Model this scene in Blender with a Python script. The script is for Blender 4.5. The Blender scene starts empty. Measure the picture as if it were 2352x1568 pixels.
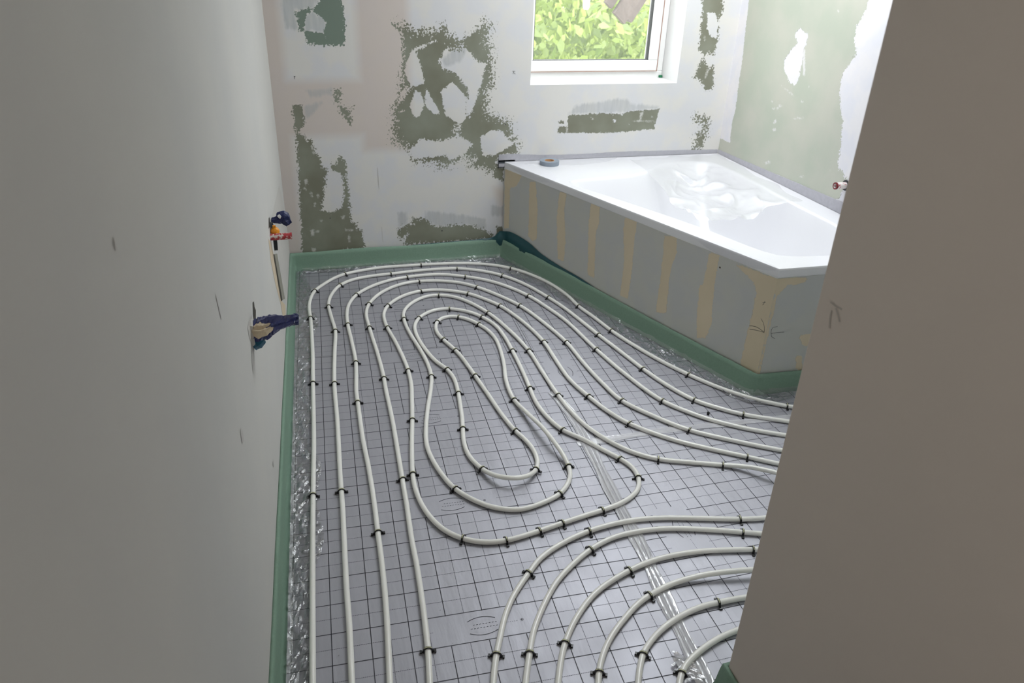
import bpy, math, random
import numpy as np
from mathutils import Vector, Matrix

random.seed(7)
scene = bpy.context.scene
C = scene.collection

# ------------------------------------------------------------------ camera
cam_data = bpy.data.cameras.new('camera')
cam = bpy.data.objects.new('camera', cam_data)
C.objects.link(cam)
cam_data.sensor_width = 36.0
cam_data.lens = 1741.55 / 2352 * 36.0
cam_data.clip_start = 0.02
rx = Vector((0.96148588, -0.27281515, 0.03341858))
dn = Vector((-0.09968836, -0.45944654, -0.88259341))
fw = Vector((0.25613900, 0.84526965, -0.46894784))
rot = Matrix((rx, -dn, -fw)).transposed()
cam.matrix_world = Matrix.Translation((0, 0, 1.618)) @ rot.to_4x4()
cam_data.dof.use_dof = True
cam_data.dof.focus_distance = 2.5
cam_data.dof.aperture_fstop = 5.6
scene.camera = cam

# ------------------------------------------------------------------ sky, lights, exposure
world = bpy.data.worlds.new('world')
scene.world = world
world.use_nodes = True
wb = world.node_tree.nodes['Background']
wb.inputs[0].default_value = (0.92, 0.965, 1.0, 1)
wb.inputs[1].default_value = 4.4

def area(name, loc, rot_, sx, sy, power, col=(1, 1, 1)):
    l = bpy.data.lights.new(name, 'AREA')
    l.shape = 'RECTANGLE'
    l.size = sx; l.size_y = sy
    l.energy = power
    l.color = col
    o = bpy.data.objects.new(name, l)
    C.objects.link(o)
    o.location = loc
    o.rotation_euler = rot_
    return o
# daylight of the roof window over the bath, and an unseen fill added to light the partition
area('roof_window_daylight', (1.78, 3.02, 2.37), (0, 0, 0), 1.05, 1.3, 18, (0.93, 0.96, 1.0))
area('partition_fill', (-0.12, -0.75, 1.95), Vector((.62, .95, -.40)).to_track_quat('-Z', 'Y').to_euler(), 0.30, 0.30, 4.6, (1.0, 0.94, 0.87))  # added fill behind the camera, aimed to brighten the partition
sun = bpy.data.lights.new('hazy_sun', 'SUN')
sun.energy = 1.2; sun.angle = math.radians(12); sun.color = (1.0, 0.97, 0.9)
so = bpy.data.objects.new('hazy_sun', sun); C.objects.link(so)
so.rotation_euler = (math.radians(40), 0, math.radians(-55))

vs = scene.view_settings
vs.view_transform = 'Standard'
vs.look = 'None'
vs.gamma = 1.0
vs.use_curve_mapping = False
vs.exposure = 0.10
scene.cycles.max_bounces = 10
scene.cycles.transparent_max_bounces = 16

# ------------------------------------------------------------------ traced measurements (metres)
PIPES = {"outermost":[[-0.0784,1.267,0.0088],[-0.0765,1.306,0.0088],[-0.0588,1.6673,0.0088],[-0.0408,2.0056,0.0088],[-0.022,2.3231,0.0088],[-0.0051,2.7256,0.0088],[0.0043,2.9327,0.0088],[0.0099,3.1146,0.0088],[0.0135,3.3247,0.0088],[0.0121,3.443,0.0088],[0.0213,3.5313,0.0088],[0.0487,3.6377,0.0088],[0.0963,3.7116,0.0088],[0.1605,3.7879,0.0088],[0.218,3.8296,0.0088],[0.3238,3.863,0.0088],[0.431,3.8812,0.0088],[0.5364,3.8794,0.0088],[0.634,3.8768,0.0088],[0.8231,3.8609,0.0088],[0.964,3.824,0.0088],[1.0301,3.7915,0.0088],[1.1092,3.7315,0.0088],[1.1752,3.6486,0.0088],[1.2441,3.5166,0.0088],[1.2936,3.3414,0.0088],[1.3086,3.1881,0.0088],[1.3397,3.0486,0.0088],[1.3666,2.9038,0.0088],[1.411,2.7486,0.0088],[1.4672,2.592,0.0088],[1.5328,2.4528,0.0088],[1.6143,2.3188,0.0088],[1.7,2.2193,0.0088],[1.7569,2.173,0.0088],[1.806,2.1381,0.0088],[1.939,2.0672,0.0088]],"second":[[0.0133,1.2435,0.0088],[0.0153,1.2825,0.0088],[0.0251,1.466,0.0088],[0.0293,1.5916,0.0088],[0.0382,1.7676,0.0088],[0.047,1.9366,0.0088],[0.0521,2.0841,0.0088],[0.0684,2.4271,0.0088],[0.0778,2.707,0.0088],[0.0986,2.9712,0.0088],[0.1165,3.1699,0.0088],[0.1096,3.3067,0.0088],[0.1044,3.4474,0.0088],[0.1114,3.5126,0.0088],[0.1369,3.6032,0.0088],[0.1791,3.6857,0.0088],[0.243,3.7413,0.0088],[0.3486,3.7733,0.0088],[0.4529,3.7826,0.0088],[0.6309,3.7982,0.0088],[0.8144,3.7862,0.0088],[0.9403,3.7278,0.0088],[1.0375,3.6405,0.0088],[1.1195,3.5119,0.0088],[1.1922,3.3207,0.0088],[1.234,3.1725,0.0088],[1.2906,2.879,0.0088],[1.3264,2.7104,0.0088],[1.3612,2.5412,0.0088],[1.4006,2.3988,0.0088],[1.4593,2.265,0.0088],[1.5252,2.1894,0.0088],[1.5981,2.1259,0.0088],[1.6708,2.0823,0.0088],[1.748,2.0398,0.0088],[1.8712,1.9743,0.0088]],"third":[[0.1004,1.2211,0.0088],[0.1041,1.2598,0.0088],[0.1222,1.4475,0.0088],[0.1341,1.6201,0.0088],[0.1409,1.7966,0.0088],[0.147,1.9604,0.0088],[0.1496,2.1465,0.0088],[0.1481,2.2861,0.0088],[0.1551,2.5426,0.0088],[0.1572,2.6208,0.0088],[0.1781,2.8558,0.0088],[0.1791,3.0524,0.0088],[0.1771,3.2247,0.0088],[0.1839,3.3482,0.0088],[0.2032,3.4486,0.0088],[0.2481,3.5479,0.0088],[0.333,3.638,0.0088],[0.4417,3.7012,0.0088],[0.5312,3.7228,0.0088],[0.6543,3.7301,0.0088],[0.7214,3.7209,0.0088],[0.8359,3.6676,0.0088],[0.9423,3.5924,0.0088],[1.0223,3.4976,0.0088],[1.0993,3.3589,0.0088],[1.1456,3.2212,0.0088],[1.1905,3.0494,0.0088],[1.23,2.7356,0.0088],[1.2688,2.514,0.0088],[1.3301,2.2878,0.0088],[1.3934,2.1908,0.0088],[1.4502,2.1245,0.0088],[1.5593,2.0346,0.0088],[1.6797,1.9615,0.0088],[1.8075,1.8871,0.0088]],"fourth":[[0.1918,1.1976,0.0088],[0.1978,1.2358,0.0088],[0.2113,1.3343,0.0088],[0.2248,1.499,0.0088],[0.2325,1.6341,0.0088],[0.2355,1.7391,0.0088],[0.246,1.9167,0.0088],[0.2515,2.0366,0.0088],[0.2676,2.382,0.0088],[0.2739,2.6455,0.0088],[0.277,2.7045,0.0088],[0.2772,2.9088,0.0088],[0.2722,3.0837,0.0088],[0.271,3.1682,0.0088],[0.2695,3.2729,0.0088],[0.2753,3.3437,0.0088],[0.2983,3.4288,0.0088],[0.3528,3.5263,0.0088],[0.428,3.6017,0.0088],[0.5001,3.6411,0.0088],[0.5838,3.6549,0.0088],[0.7059,3.6343,0.0088],[0.7994,3.5862,0.0088],[0.865,3.5211,0.0088],[0.9337,3.4231,0.0088],[1.0225,3.2556,0.0088],[1.0766,3.0659,0.0088],[1.1197,2.8398,0.0088],[1.1289,2.6416,0.0088],[1.1463,2.4603,0.0088],[1.1715,2.324,0.0088],[1.2469,2.1948,0.0088],[1.3387,2.077,0.0088],[1.4334,2.0009,0.0088],[1.5435,1.9237,0.0088],[1.6118,1.8802,0.0088],[1.751,1.8097,0.0088]],"inner":[[1.6898,1.7259,0.0088],[1.5508,1.8136,0.0088],[1.463,1.8757,0.0088],[1.3549,1.9515,0.0088],[1.2472,2.0364,0.0088],[1.1346,2.1667,0.0088],[1.089,2.2607,0.0088],[1.0522,2.3827,0.0088],[1.0227,2.523,0.0088],[1.0191,2.6909,0.0088],[1.0195,2.868,0.0088],[0.9985,3.0217,0.0088],[0.9663,3.1544,0.0088],[0.9248,3.276,0.0088],[0.8664,3.372,0.0088],[0.8033,3.4499,0.0088],[0.7328,3.4975,0.0088],[0.6508,3.5276,0.0088],[0.572,3.5305,0.0088],[0.4993,3.5048,0.0088],[0.4411,3.4611,0.0088],[0.3847,3.3888,0.0088],[0.356,3.3149,0.0088],[0.3483,3.2443,0.0088],[0.3512,3.1533,0.0088],[0.3661,3.0246,0.0088],[0.3785,2.8747,0.0088],[0.3831,2.7427,0.0088],[0.3768,2.6223,0.0088],[0.3663,2.5467,0.0088],[0.3404,2.3762,0.0088],[0.3139,2.2228,0.0088],[0.2896,2.0547,0.0088],[0.2851,1.9826,0.0088],[0.291,1.8993,0.0088],[0.3093,1.8224,0.0088],[0.3389,1.7582,0.0088],[0.3854,1.7084,0.0088],[0.4458,1.6772,0.0088],[0.5129,1.6691,0.0088],[0.6231,1.6858,0.0088],[0.7024,1.7021,0.0088],[0.7741,1.7165,0.0088],[0.8491,1.7297,0.0088],[0.9142,1.7446,0.0088],[0.9684,1.7696,0.0088],[1.0063,1.8019,0.0088],[1.0234,1.8309,0.0088],[1.034,1.867,0.0088],[1.0353,1.914,0.0088],[1.012,1.9708,0.0088],[0.9769,2.0273,0.0088],[0.928,2.1095,0.0088],[0.8717,2.1854,0.0088],[0.8468,2.267,0.0088],[0.8328,2.3803,0.0088],[0.8399,2.4971,0.0088],[0.8502,2.6312,0.0088],[0.8573,2.8172,0.0088],[0.8582,2.9704,0.0088],[0.8445,3.0824,0.0088],[0.8078,3.1709,0.0088],[0.7557,3.2427,0.0088],[0.6749,3.2937,0.0088],[0.6068,3.2969,0.0088],[0.5578,3.2725,0.0088],[0.509,3.2221,0.0088],[0.4772,3.1469,0.0088],[0.4704,3.054,0.0088],[0.4834,2.9236,0.0088],[0.5101,2.7978,0.0088],[0.5432,2.7182,0.0088],[0.5563,2.6348,0.0088],[0.549,2.5227,0.0088],[0.5378,2.4377,0.0088],[0.5264,2.3514,0.0088],[0.5125,2.2775,0.0088],[0.4981,2.1941,0.0088],[0.4971,2.1116,0.0088],[0.5234,2.0211,0.012],[0.5543,1.9587,0.026],[0.5992,1.9232,0.034],[0.6529,1.9304,0.026],[0.7035,1.9759,0.012],[0.7258,2.0358,0.0088],[0.7283,2.1018,0.0088],[0.7156,2.1675,0.0088],[0.6984,2.2199,0.0088],[0.6777,2.3442,0.0088],[0.6628,2.4895,0.0088],[0.6464,2.6381,0.0088],[0.6354,2.7366,0.0088],[0.6212,2.8369,0.0088],[0.6091,2.8879,0.0088],[0.5811,2.9823,0.0088],[0.5664,3.051,0.0088],[0.5693,3.1107,0.0088],[0.5863,3.1654,0.0088],[0.6199,3.203,0.0088],[0.6622,3.2123,0.0088],[0.6975,3.1957,0.0088],[0.7334,3.165,0.0088],[0.7742,3.0974,0.0088],[0.8009,3.0275,0.0088],[0.8136,2.9389,0.0088],[0.8064,2.8284,0.0088],[0.7854,2.6941,0.014],[0.765,2.6024,0.016],[0.753,2.5114,0.012],[0.7532,2.4258,0.0088],[0.7717,2.2991,0.022],[0.7909,2.184,0.034],[0.8034,2.0939,0.034],[0.8185,2.0273,0.018],[0.82,1.9726,0.0088],[0.8016,1.9078,0.0088],[0.7418,1.8388,0.0088],[0.6568,1.8045,0.0088],[0.592,1.7941,0.0088],[0.5183,1.8205,0.0088],[0.4683,1.8632,0.0088],[0.4128,1.9423,0.0088],[0.3822,2.0392,0.0088],[0.3669,2.136,0.0088],[0.3652,2.2107,0.0088],[0.3834,2.3249,0.0088],[0.4121,2.4458,0.0088],[0.4507,2.5884,0.0088],[0.4687,2.676,0.0088],[0.4721,2.7958,0.0088],[0.461,2.9285,0.0088],[0.4436,3.073,0.0088],[0.4378,3.2111,0.0088],[0.4471,3.2928,0.0088],[0.4767,3.361,0.0088],[0.5328,3.4263,0.0088],[0.5917,3.4609,0.0088],[0.6515,3.4621,0.0088],[0.7185,3.4294,0.0088],[0.781,3.3527,0.0088],[0.8475,3.2085,0.0088],[0.8961,3.0207,0.0088],[0.9284,2.8017,0.0088],[0.9307,2.6132,0.0088],[0.9353,2.421,0.0088],[0.9481,2.283,0.0088],[0.9738,2.1711,0.0088],[1.0212,2.069,0.0088],[1.0718,1.9964,0.0088],[1.1443,1.937,0.0088],[1.2402,1.8962,0.0088],[1.3521,1.8529,0.0088],[1.4216,1.8112,0.02],[1.456,1.7745,0.03],[1.4889,1.7428,0.034],[1.6268,1.6437,0.02]],"bend1":[[0.3363,1.1605,0.0088],[0.348,1.1974,0.0088],[0.3619,1.2378,0.0088],[0.3768,1.2771,0.0088],[0.3997,1.3251,0.0088],[0.4288,1.3869,0.0088],[0.466,1.4451,0.0088],[0.506,1.4912,0.0088],[0.5397,1.5258,0.0088],[0.5924,1.5754,0.0088],[0.6772,1.6191,0.0088],[0.77,1.648,0.0088],[0.8574,1.6604,0.0088],[0.9423,1.6606,0.0088],[1.0233,1.6491,0.0088],[1.1391,1.6189,0.0088],[1.2621,1.5848,0.0088],[1.3393,1.5715,0.0088],[1.4839,1.5566,0.0088]],"bend2":[[0.4114,1.1412,0.0088],[0.4245,1.1778,0.0088],[0.4415,1.2175,0.0088],[0.4609,1.2612,0.0088],[0.4836,1.3107,0.0088],[0.5153,1.3621,0.0088],[0.5527,1.4124,0.0088],[0.6057,1.4732,0.0088],[0.6731,1.5264,0.0088],[0.7481,1.5725,0.0088],[0.8337,1.6036,0.0088],[0.9197,1.6104,0.0088],[1.0008,1.6028,0.0088],[1.0771,1.5842,0.0088],[1.1874,1.5479,0.0088],[1.2379,1.5287,0.0088],[1.2842,1.5116,0.0088],[1.4197,1.4642,0.0088]],"bend3":[[0.4877,1.1216,0.0088],[0.5023,1.1579,0.0088],[0.5327,1.2225,0.0088],[0.5597,1.2684,0.0088],[0.614,1.3358,0.0088],[0.6951,1.4059,0.0088],[0.7664,1.4418,0.0088],[0.8284,1.4648,0.0088],[0.9021,1.4833,0.0088],[0.9861,1.4895,0.0088],[1.0672,1.4851,0.0088],[1.1437,1.4717,0.0088],[1.2268,1.4529,0.0088],[1.3848,1.4141,0.0088]],"bend4":[[0.5827,1.0972,0.0088],[0.5981,1.1333,0.0088],[0.6116,1.1624,0.0088],[0.636,1.2022,0.0088],[0.6817,1.2549,0.0088],[0.7464,1.3071,0.0088],[0.7993,1.3429,0.0088],[0.8447,1.3635,0.0088],[0.9143,1.3847,0.0088],[0.9748,1.3889,0.014],[1.032,1.3859,0.02],[1.0871,1.3781,0.024],[1.157,1.3663,0.026],[1.3313,1.3411,0.02]],"bend5":[[0.6761,1.0733,0.0088],[0.694,1.1088,0.0088],[0.7181,1.151,0.0088],[0.7423,1.1856,0.0088],[0.7885,1.2239,0.0088],[0.8524,1.2591,0.0088],[0.9196,1.2811,0.0088],[0.9824,1.2917,0.0088],[1.0205,1.2918,0.0088],[1.0908,1.2907,0.0088],[1.2179,1.2769,0.0088]],"bend6":[[0.7708,1.0489,0.0088],[0.793,1.0835,0.0088],[0.8137,1.1107,0.0088],[0.8531,1.1396,0.0088],[0.9144,1.1673,0.0088],[0.9584,1.1819,0.0088],[1.0008,1.1902,0.0088],[1.1142,1.2023,0.0088]]}
CLIPS = {"outermost":[[-0.0387,2.0204],[-0.0059,2.7255],[0.0135,3.3243],[0.0487,3.6373],[0.2178,3.8273],[0.6332,3.8725],[1.1098,3.7334],[1.3083,3.1904],[1.3664,2.9034],[1.5326,2.4525],[1.8067,2.1393]],"second":[[0.0504,2.0216],[0.0771,2.7068],[0.1165,3.1695],[0.1046,3.4418],[0.1768,3.6835],[0.4512,3.7806],[0.8143,3.7857],[1.0371,3.6389],[1.1901,3.318],[1.2906,2.8791],[1.3614,2.5416],[1.459,2.2648],[1.5965,2.1234]],"third":[[0.1408,1.7905],[0.1551,2.5423],[0.1806,2.8587],[0.1779,3.2242],[0.2481,3.5475],[0.53,3.7184],[0.8358,3.6672],[1.099,3.3612],[1.2256,2.7404],[1.3299,2.2876]],"fourth":[[0.2126,1.3352],[0.2507,2.0317],[0.2773,2.697],[0.2696,3.1649],[0.2962,3.4288],[0.5834,3.6527],[0.8649,3.5206],[1.0209,3.2504],[1.114,2.8363],[1.1714,2.3237],[1.3386,2.0767]],"inner":[[1.4602,1.87],[1.1336,2.1687],[1.0507,2.381],[1.0198,2.8696],[0.9247,3.2756],[0.8032,3.4495],[0.572,3.53],[0.3847,3.3884],[0.3514,3.1551],[0.3846,2.742],[0.3387,2.3763],[0.2915,2.0484],[0.3824,1.706],[0.5122,1.6665],[0.6223,1.6834],[0.703,1.7037],[0.8473,1.7291],[1.0319,1.8551],[1.012,1.9638],[0.867,2.1816],[0.8398,2.4968],[0.8576,2.8184],[0.8077,3.1705],[0.6748,3.2933],[0.5128,3.2233],[0.5432,2.7178],[0.5484,2.5225],[0.5139,2.2812],[0.5247,2.0261],[0.7029,1.9783],[0.6952,2.2174],[0.6464,2.6377],[0.6099,2.8751],[0.5829,2.9816],[0.5864,3.166],[0.6938,3.1869],[0.7736,3.0948],[0.7548,2.4251],[0.8199,1.9724],[0.7428,1.8372],[0.4114,1.9456],[0.4686,2.6757],[0.4385,3.2224],[0.6511,3.4601],[0.8474,3.2081],[0.9282,2.8013],[0.9331,2.4144],[1.1451,1.9365],[1.3526,1.8538]],"bend1":[[0.3764,1.2757],[0.5389,1.5275],[0.7703,1.6487],[1.262,1.5846]],"bend2":[[0.4606,1.2601],[0.7451,1.5694],[1.2378,1.5285]],"bend3":[[0.559,1.2674],[0.8276,1.463],[1.2257,1.4513]],"bend4":[[0.6083,1.1577],[0.8428,1.3621]],"bend5":[[0.7411,1.1857],[1.0195,1.2903]],"bend6":[[0.8102,1.1079]]}
LOOSE = [1.4682,2.1668]
BACK = [[[[0.0903,1.2867],[0.1745,1.3001],[0.1993,1.3237],[0.2063,1.3628],[0.2938,1.3642],[0.309,1.3072],[0.3112,1.2269],[0.301,1.1356],[0.1873,1.1337],[0.1302,1.1448],[0.1224,1.1855],[0.1009,1.2],[0.0918,1.2436]],1,0.2],[[[0.1377,1.2692],[0.1621,1.2875],[0.2127,1.2555],[0.2241,1.23],[0.2074,1.1895],[0.1696,1.1985],[0.1196,1.1965],[0.1175,1.2147]],-1,0.1],[[[0.0305,0.861],[0.0802,0.8574],[0.0793,0.7904],[0.0834,0.7768],[0.0465,0.7259],[0.0774,0.7113],[0.0832,0.6862],[0.1027,0.6912],[0.1409,0.5943],[0.151,0.548],[0.1727,0.5414],[0.1499,0.4312],[0.1322,0.3181],[0.1795,0.3001],[0.2398,0.3363],[0.2539,0.4558],[0.2406,0.5094],[0.1922,0.5405],[0.1942,0.5664],[0.2163,0.5627],[0.2416,0.6019],[0.2679,0.5779],[0.2673,0.4847],[0.2731,0.4011],[0.2801,0.2415],[0.3065,0.2398],[0.3012,0.2025],[0.3278,0.2008],[0.3457,0.0972],[0.1748,0.0839],[0.007,0.0708],[0.013,0.1964],[0.0244,0.4079],[0.03,0.553],[0.0353,0.6933],[0.0337,0.7861]],1,0.25],[[[0.2384,0.9315],[0.2706,0.9311],[0.2579,0.8674],[0.2804,0.84],[0.3302,0.8471],[0.3012,0.8233],[0.3148,0.7792],[0.3054,0.7629],[0.263,0.8241],[0.2352,0.8892]],1,0.35],[[[0.5407,1.2334],[0.5999,1.2288],[0.648,1.1988],[0.7473,1.1993],[0.7866,1.2326],[0.8198,1.1919],[0.8479,1.1766],[0.8649,1.1402],[0.8989,1.1767],[0.9612,1.2184],[1.0007,1.2469],[1.0299,1.2239],[1.014,1.1508],[1.0354,1.0978],[1.0419,0.9345],[1.0094,0.9182],[1.0207,0.7938],[1.1441,0.7504],[1.1497,0.6737],[1.192,0.6305],[1.1907,0.5822],[1.084,0.5739],[1.0581,0.4771],[1.0261,0.5092],[0.9762,0.5113],[0.9265,0.5285],[0.9694,0.5601],[0.9017,0.5807],[0.8164,0.536],[0.7588,0.5233],[0.7501,0.5506],[0.6077,0.568],[0.5946,0.6212],[0.5808,0.6449],[0.5238,0.6698],[0.5248,0.766],[0.5367,0.8543],[0.5744,0.9621],[0.588,1.0362],[0.5764,1.0989],[0.5743,1.196]],1,0.9],[[[0.6321,1.1195],[0.6509,1.0987],[0.6719,1.0462],[0.6897,0.9553],[0.6411,0.9397],[0.608,0.9617],[0.5873,1.0151],[0.5941,1.0519]],-1,0.1],[[[0.6321,1.1195],[0.7524,1.1634],[0.7579,1.1583],[0.6456,1.1065]],-1,0.1],[[[0.7855,1.1089],[0.8195,1.1246],[0.8934,1.1245],[0.9339,1.0928],[0.975,1.0499],[1.0156,1.0631],[0.971,0.9077],[0.9247,0.7788],[0.9006,0.8079],[0.9122,0.8696],[0.9118,0.9252],[0.8708,0.975],[0.8419,1.0077],[0.7847,1.0243],[0.7623,1.0616]],-1,0.2],[[[0.8331,0.9645],[0.865,0.9258],[0.9062,0.8809],[0.9067,0.7793],[0.871,0.7458],[0.8295,0.7697],[0.7942,0.7932],[0.7774,0.872],[0.7721,0.9161],[0.8012,0.9376]],-1,0.1],[[[0.6379,0.9235],[0.6687,0.9068],[0.6823,0.8736],[0.6786,0.835],[0.6486,0.7854],[0.6257,0.7915],[0.61,0.8419],[0.6255,0.8856]],-1,0.1],[[[0.6922,0.9391],[0.7255,0.8784],[0.768,0.8051],[0.7358,0.8002],[0.6903,0.8458]],-1,0.1],[[[0.5913,0.6097],[0.6576,0.677],[0.7694,0.6619],[0.8471,0.6886],[0.8771,0.6819],[0.944,0.6387],[0.9016,0.5926],[0.8165,0.554],[0.7926,0.5847],[0.6018,0.5683]],-1,0.2],[[[0.9862,0.6786],[1.0528,0.7148],[1.1085,0.7015],[1.1637,0.6314],[1.1115,0.5971],[1.0622,0.5747],[1.0,0.577],[0.987,0.6254]],-1,0.15],[[[0.8413,0.7408],[0.871,0.74],[0.8651,0.6823],[0.8471,0.6886]],-1,0.5],[[[0.7977,1.2276],[0.9099,1.2437],[0.933,1.1872],[0.899,1.1689],[0.8706,1.1715],[0.8934,1.1245],[0.8849,1.1245],[0.8423,1.1714]],-1,0.3],[[[0.5189,1.2258],[0.5666,1.206],[0.5754,1.1503],[0.5729,1.0781],[0.5126,1.0784]],-1,0.1],[[[0.6216,0.9481],[0.6254,0.9426],[0.5714,0.8756],[0.5365,0.8488],[0.5446,0.9141]],-1,0.4],[[[0.5351,0.813],[0.584,0.8286],[0.5837,0.8203],[0.5406,0.8074]],-1,0.1],[[[0.8139,1.1454],[0.8422,1.148],[0.8963,1.1245],[0.8877,1.1193],[0.8422,1.1245],[0.8195,1.1193]],1,0.6],[[[0.9352,0.5267],[1.0391,0.57],[1.0561,0.5065],[1.0247,0.5116],[0.9856,0.5171],[0.9741,0.5061]],1,0.3],[[[1.0606,0.5673],[1.0781,0.5704],[1.0817,0.5054],[1.1271,0.5035],[1.116,0.477],[1.1236,0.422],[1.1053,0.4346],[1.0612,0.4561]],1,0.2],[[[1.0857,0.5777],[1.1861,0.627],[1.1899,0.5777]],1,0.1],[[[0.5983,0.245],[0.6443,0.2462],[0.6826,0.2359],[0.7285,0.1929],[0.7911,0.1909],[0.91,0.1915],[0.9703,0.1733],[1.0234,0.1451],[1.0688,0.1212],[1.0651,0.1005],[0.7904,0.0946],[0.6329,0.0974],[0.5552,0.0947],[0.5727,0.1586],[0.5369,0.1245],[0.5247,0.1578],[0.53,0.1975],[0.5859,0.214],[0.6127,0.2123]],1,0.35],[[[1.0881,0.1699],[1.1293,0.1631],[1.1297,0.1465],[1.0855,0.1075]],1,0.2],[[[1.4709,0.7806],[1.6514,0.7846],[1.7403,0.7853],[1.7954,0.7733],[1.8117,0.7892],[2.0139,0.8012],[2.0091,0.7684],[1.9987,0.7077],[2.001,0.6909],[1.921,0.6876],[1.7996,0.6799],[1.6434,0.6788],[1.4196,0.6853],[1.4231,0.7203],[1.4753,0.7189]],1,0.1],[[[1.4185,0.7472],[1.45,0.7491],[1.4481,0.7358],[1.4222,0.7338]],1,0.1],[[[1.7221,0.7587],[1.7562,0.747],[1.7607,0.7332],[1.7456,0.7336]],-1,0.1],[[[2.1863,1.3918],[2.305,1.3937],[2.3225,1.3153],[2.3043,1.2653],[2.3165,1.1639],[2.3088,1.1382],[2.3066,1.081],[2.2782,1.1019],[2.2448,1.0812],[2.2409,1.0864],[2.209,1.1124],[2.2084,1.1891],[2.1976,1.2893]],1,0.3],[[[2.231,1.3044],[2.2739,1.2999],[2.3061,1.2553],[2.3085,1.1741],[2.2709,1.1791],[2.2387,1.2246]],-1,0.1],[[[2.2396,1.076],[2.2937,1.0127],[2.314,1.039],[2.334,0.9265],[2.3305,0.9103],[2.2927,0.8918],[2.2476,0.9545],[2.2054,0.9656]],1,0.3],[[[2.2478,0.763],[2.2944,0.7507],[2.3286,0.7386],[2.3343,0.63],[2.3246,0.5723],[2.2662,0.5714],[2.2719,0.6549],[2.3154,0.6651],[2.2992,0.7224],[2.2588,0.7347]],1,0.8],[[[2.3213,0.5724],[2.3189,0.6247],[2.3333,0.6358],[2.341,0.5717]],-1,0.1],[[[1.1375,0.6075],[1.1814,0.6439],[1.1953,0.5782],[1.1387,0.5694]],1,0.6]]
BACKFILM = [[[0.0301,1.353],[0.202,1.3557],[0.1744,1.2984],[0.0903,1.2867],[0.0975,1.2037],[0.0339,1.2106],[0.0316,1.261]],[[0.08,0.8548],[0.1803,0.8742],[0.1388,0.8268],[0.081,0.7795]],[[0.1029,0.9308],[0.2336,0.9395],[0.2256,0.9053],[0.1235,0.8964]],[[0.6759,0.2879],[0.8308,0.263],[1.0301,0.2188],[1.0232,0.1534],[0.91,0.1915],[0.7285,0.1929],[0.675,0.2404]],[[0.5238,0.2849],[0.5805,0.2856],[0.5742,0.2067],[0.5284,0.2056]],[[1.4707,0.7833],[1.5131,0.8327],[1.6745,0.8508],[1.7147,0.8607],[1.8098,0.8591],[1.8426,0.8344],[2.0086,0.8177],[2.0139,0.8012],[1.8117,0.7892],[1.7403,0.7853]],[[0.8308,1.1193],[0.9106,1.1245],[0.8764,1.0557],[0.7962,1.0349],[0.7737,1.0668]],[[1.0527,0.2985],[1.0851,0.2887],[1.1256,0.2864],[1.1273,0.2293],[1.0541,0.2337]],[[0.1257,1.2619],[0.1621,1.2875],[0.2127,1.2555],[0.2241,1.23],[0.2074,1.1895],[0.1696,1.1985],[0.1196,1.1965]]]
RIGHT = [[[[3.9072,1.4267],[3.8961,1.265],[3.8728,1.0845],[3.868,0.9336],[3.8607,0.8178],[3.8704,0.7521],[3.868,0.6961],[3.8575,0.6249],[3.9671,0.6242],[4.3,0.6],[4.3,1.6]],0.1],[[[2.9804,1.4823],[2.983,1.3922],[3.0166,1.3314],[3.0161,1.2785],[2.9852,1.2347],[2.9742,1.2182],[3.0149,1.1703],[3.0378,1.1237],[3.0352,1.0614],[2.9969,0.9858],[2.9652,0.9279],[2.9412,0.8355],[2.9267,0.7257],[2.8866,0.7298],[2.8683,0.6946],[2.8314,0.705],[2.0,0.62],[2.0,2.2]],0.25],[[[3.4189,1.2847],[3.3463,1.26],[3.3417,1.2154],[3.3539,1.2008],[3.3459,1.1294],[3.3524,1.0478],[3.3626,1.0257],[3.4193,1.0301],[3.4815,1.0826],[3.4953,1.122],[3.4579,1.1745],[3.4113,1.2135],[3.4478,1.2489]],0.15],[[[2.9174,0.5697],[2.8669,0.6064],[2.8498,0.6998],[2.8314,0.705],[2.7725,0.5471]],0.1]]
SCR_RIGHT = [[[3.4797,1.0047],[3.4706,1.0041],[3.3511,0.9761],[3.3596,0.9725]],[[3.5375,0.9187],[3.519,0.9192],[3.5196,0.9133],[3.5381,0.9127]],[[3.2968,0.9653],[3.2761,0.9671],[3.2761,0.9603],[3.2947,0.9595]],[[3.5169,0.8861],[3.4649,0.8991],[3.4625,0.8923],[3.515,0.8806]],[[3.3253,0.8756],[3.25,0.8939],[3.2457,0.8886],[3.3212,0.8708]],[[3.4669,0.9124],[3.4355,0.9148],[3.4332,0.9081],[3.4638,0.9036]],[[3.4889,0.8243],[3.4653,0.8402],[3.4594,0.8232],[3.4801,0.8143]],[[3.501,0.6057],[3.4535,0.6281],[3.4442,0.6167],[3.4807,0.6033]],[[3.3628,1.1932],[3.3427,1.1924],[3.3022,1.0794],[3.3177,1.0769]],[[3.1673,1.3856],[3.1583,1.3833],[3.1565,1.3728],[3.1652,1.3744]],[[3.1917,0.6162],[3.1532,0.6299],[3.1508,0.6233],[3.1876,0.6115]],[[3.4832,0.7885],[3.4528,0.7966],[3.4488,0.785],[3.4752,0.7769]]]
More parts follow.
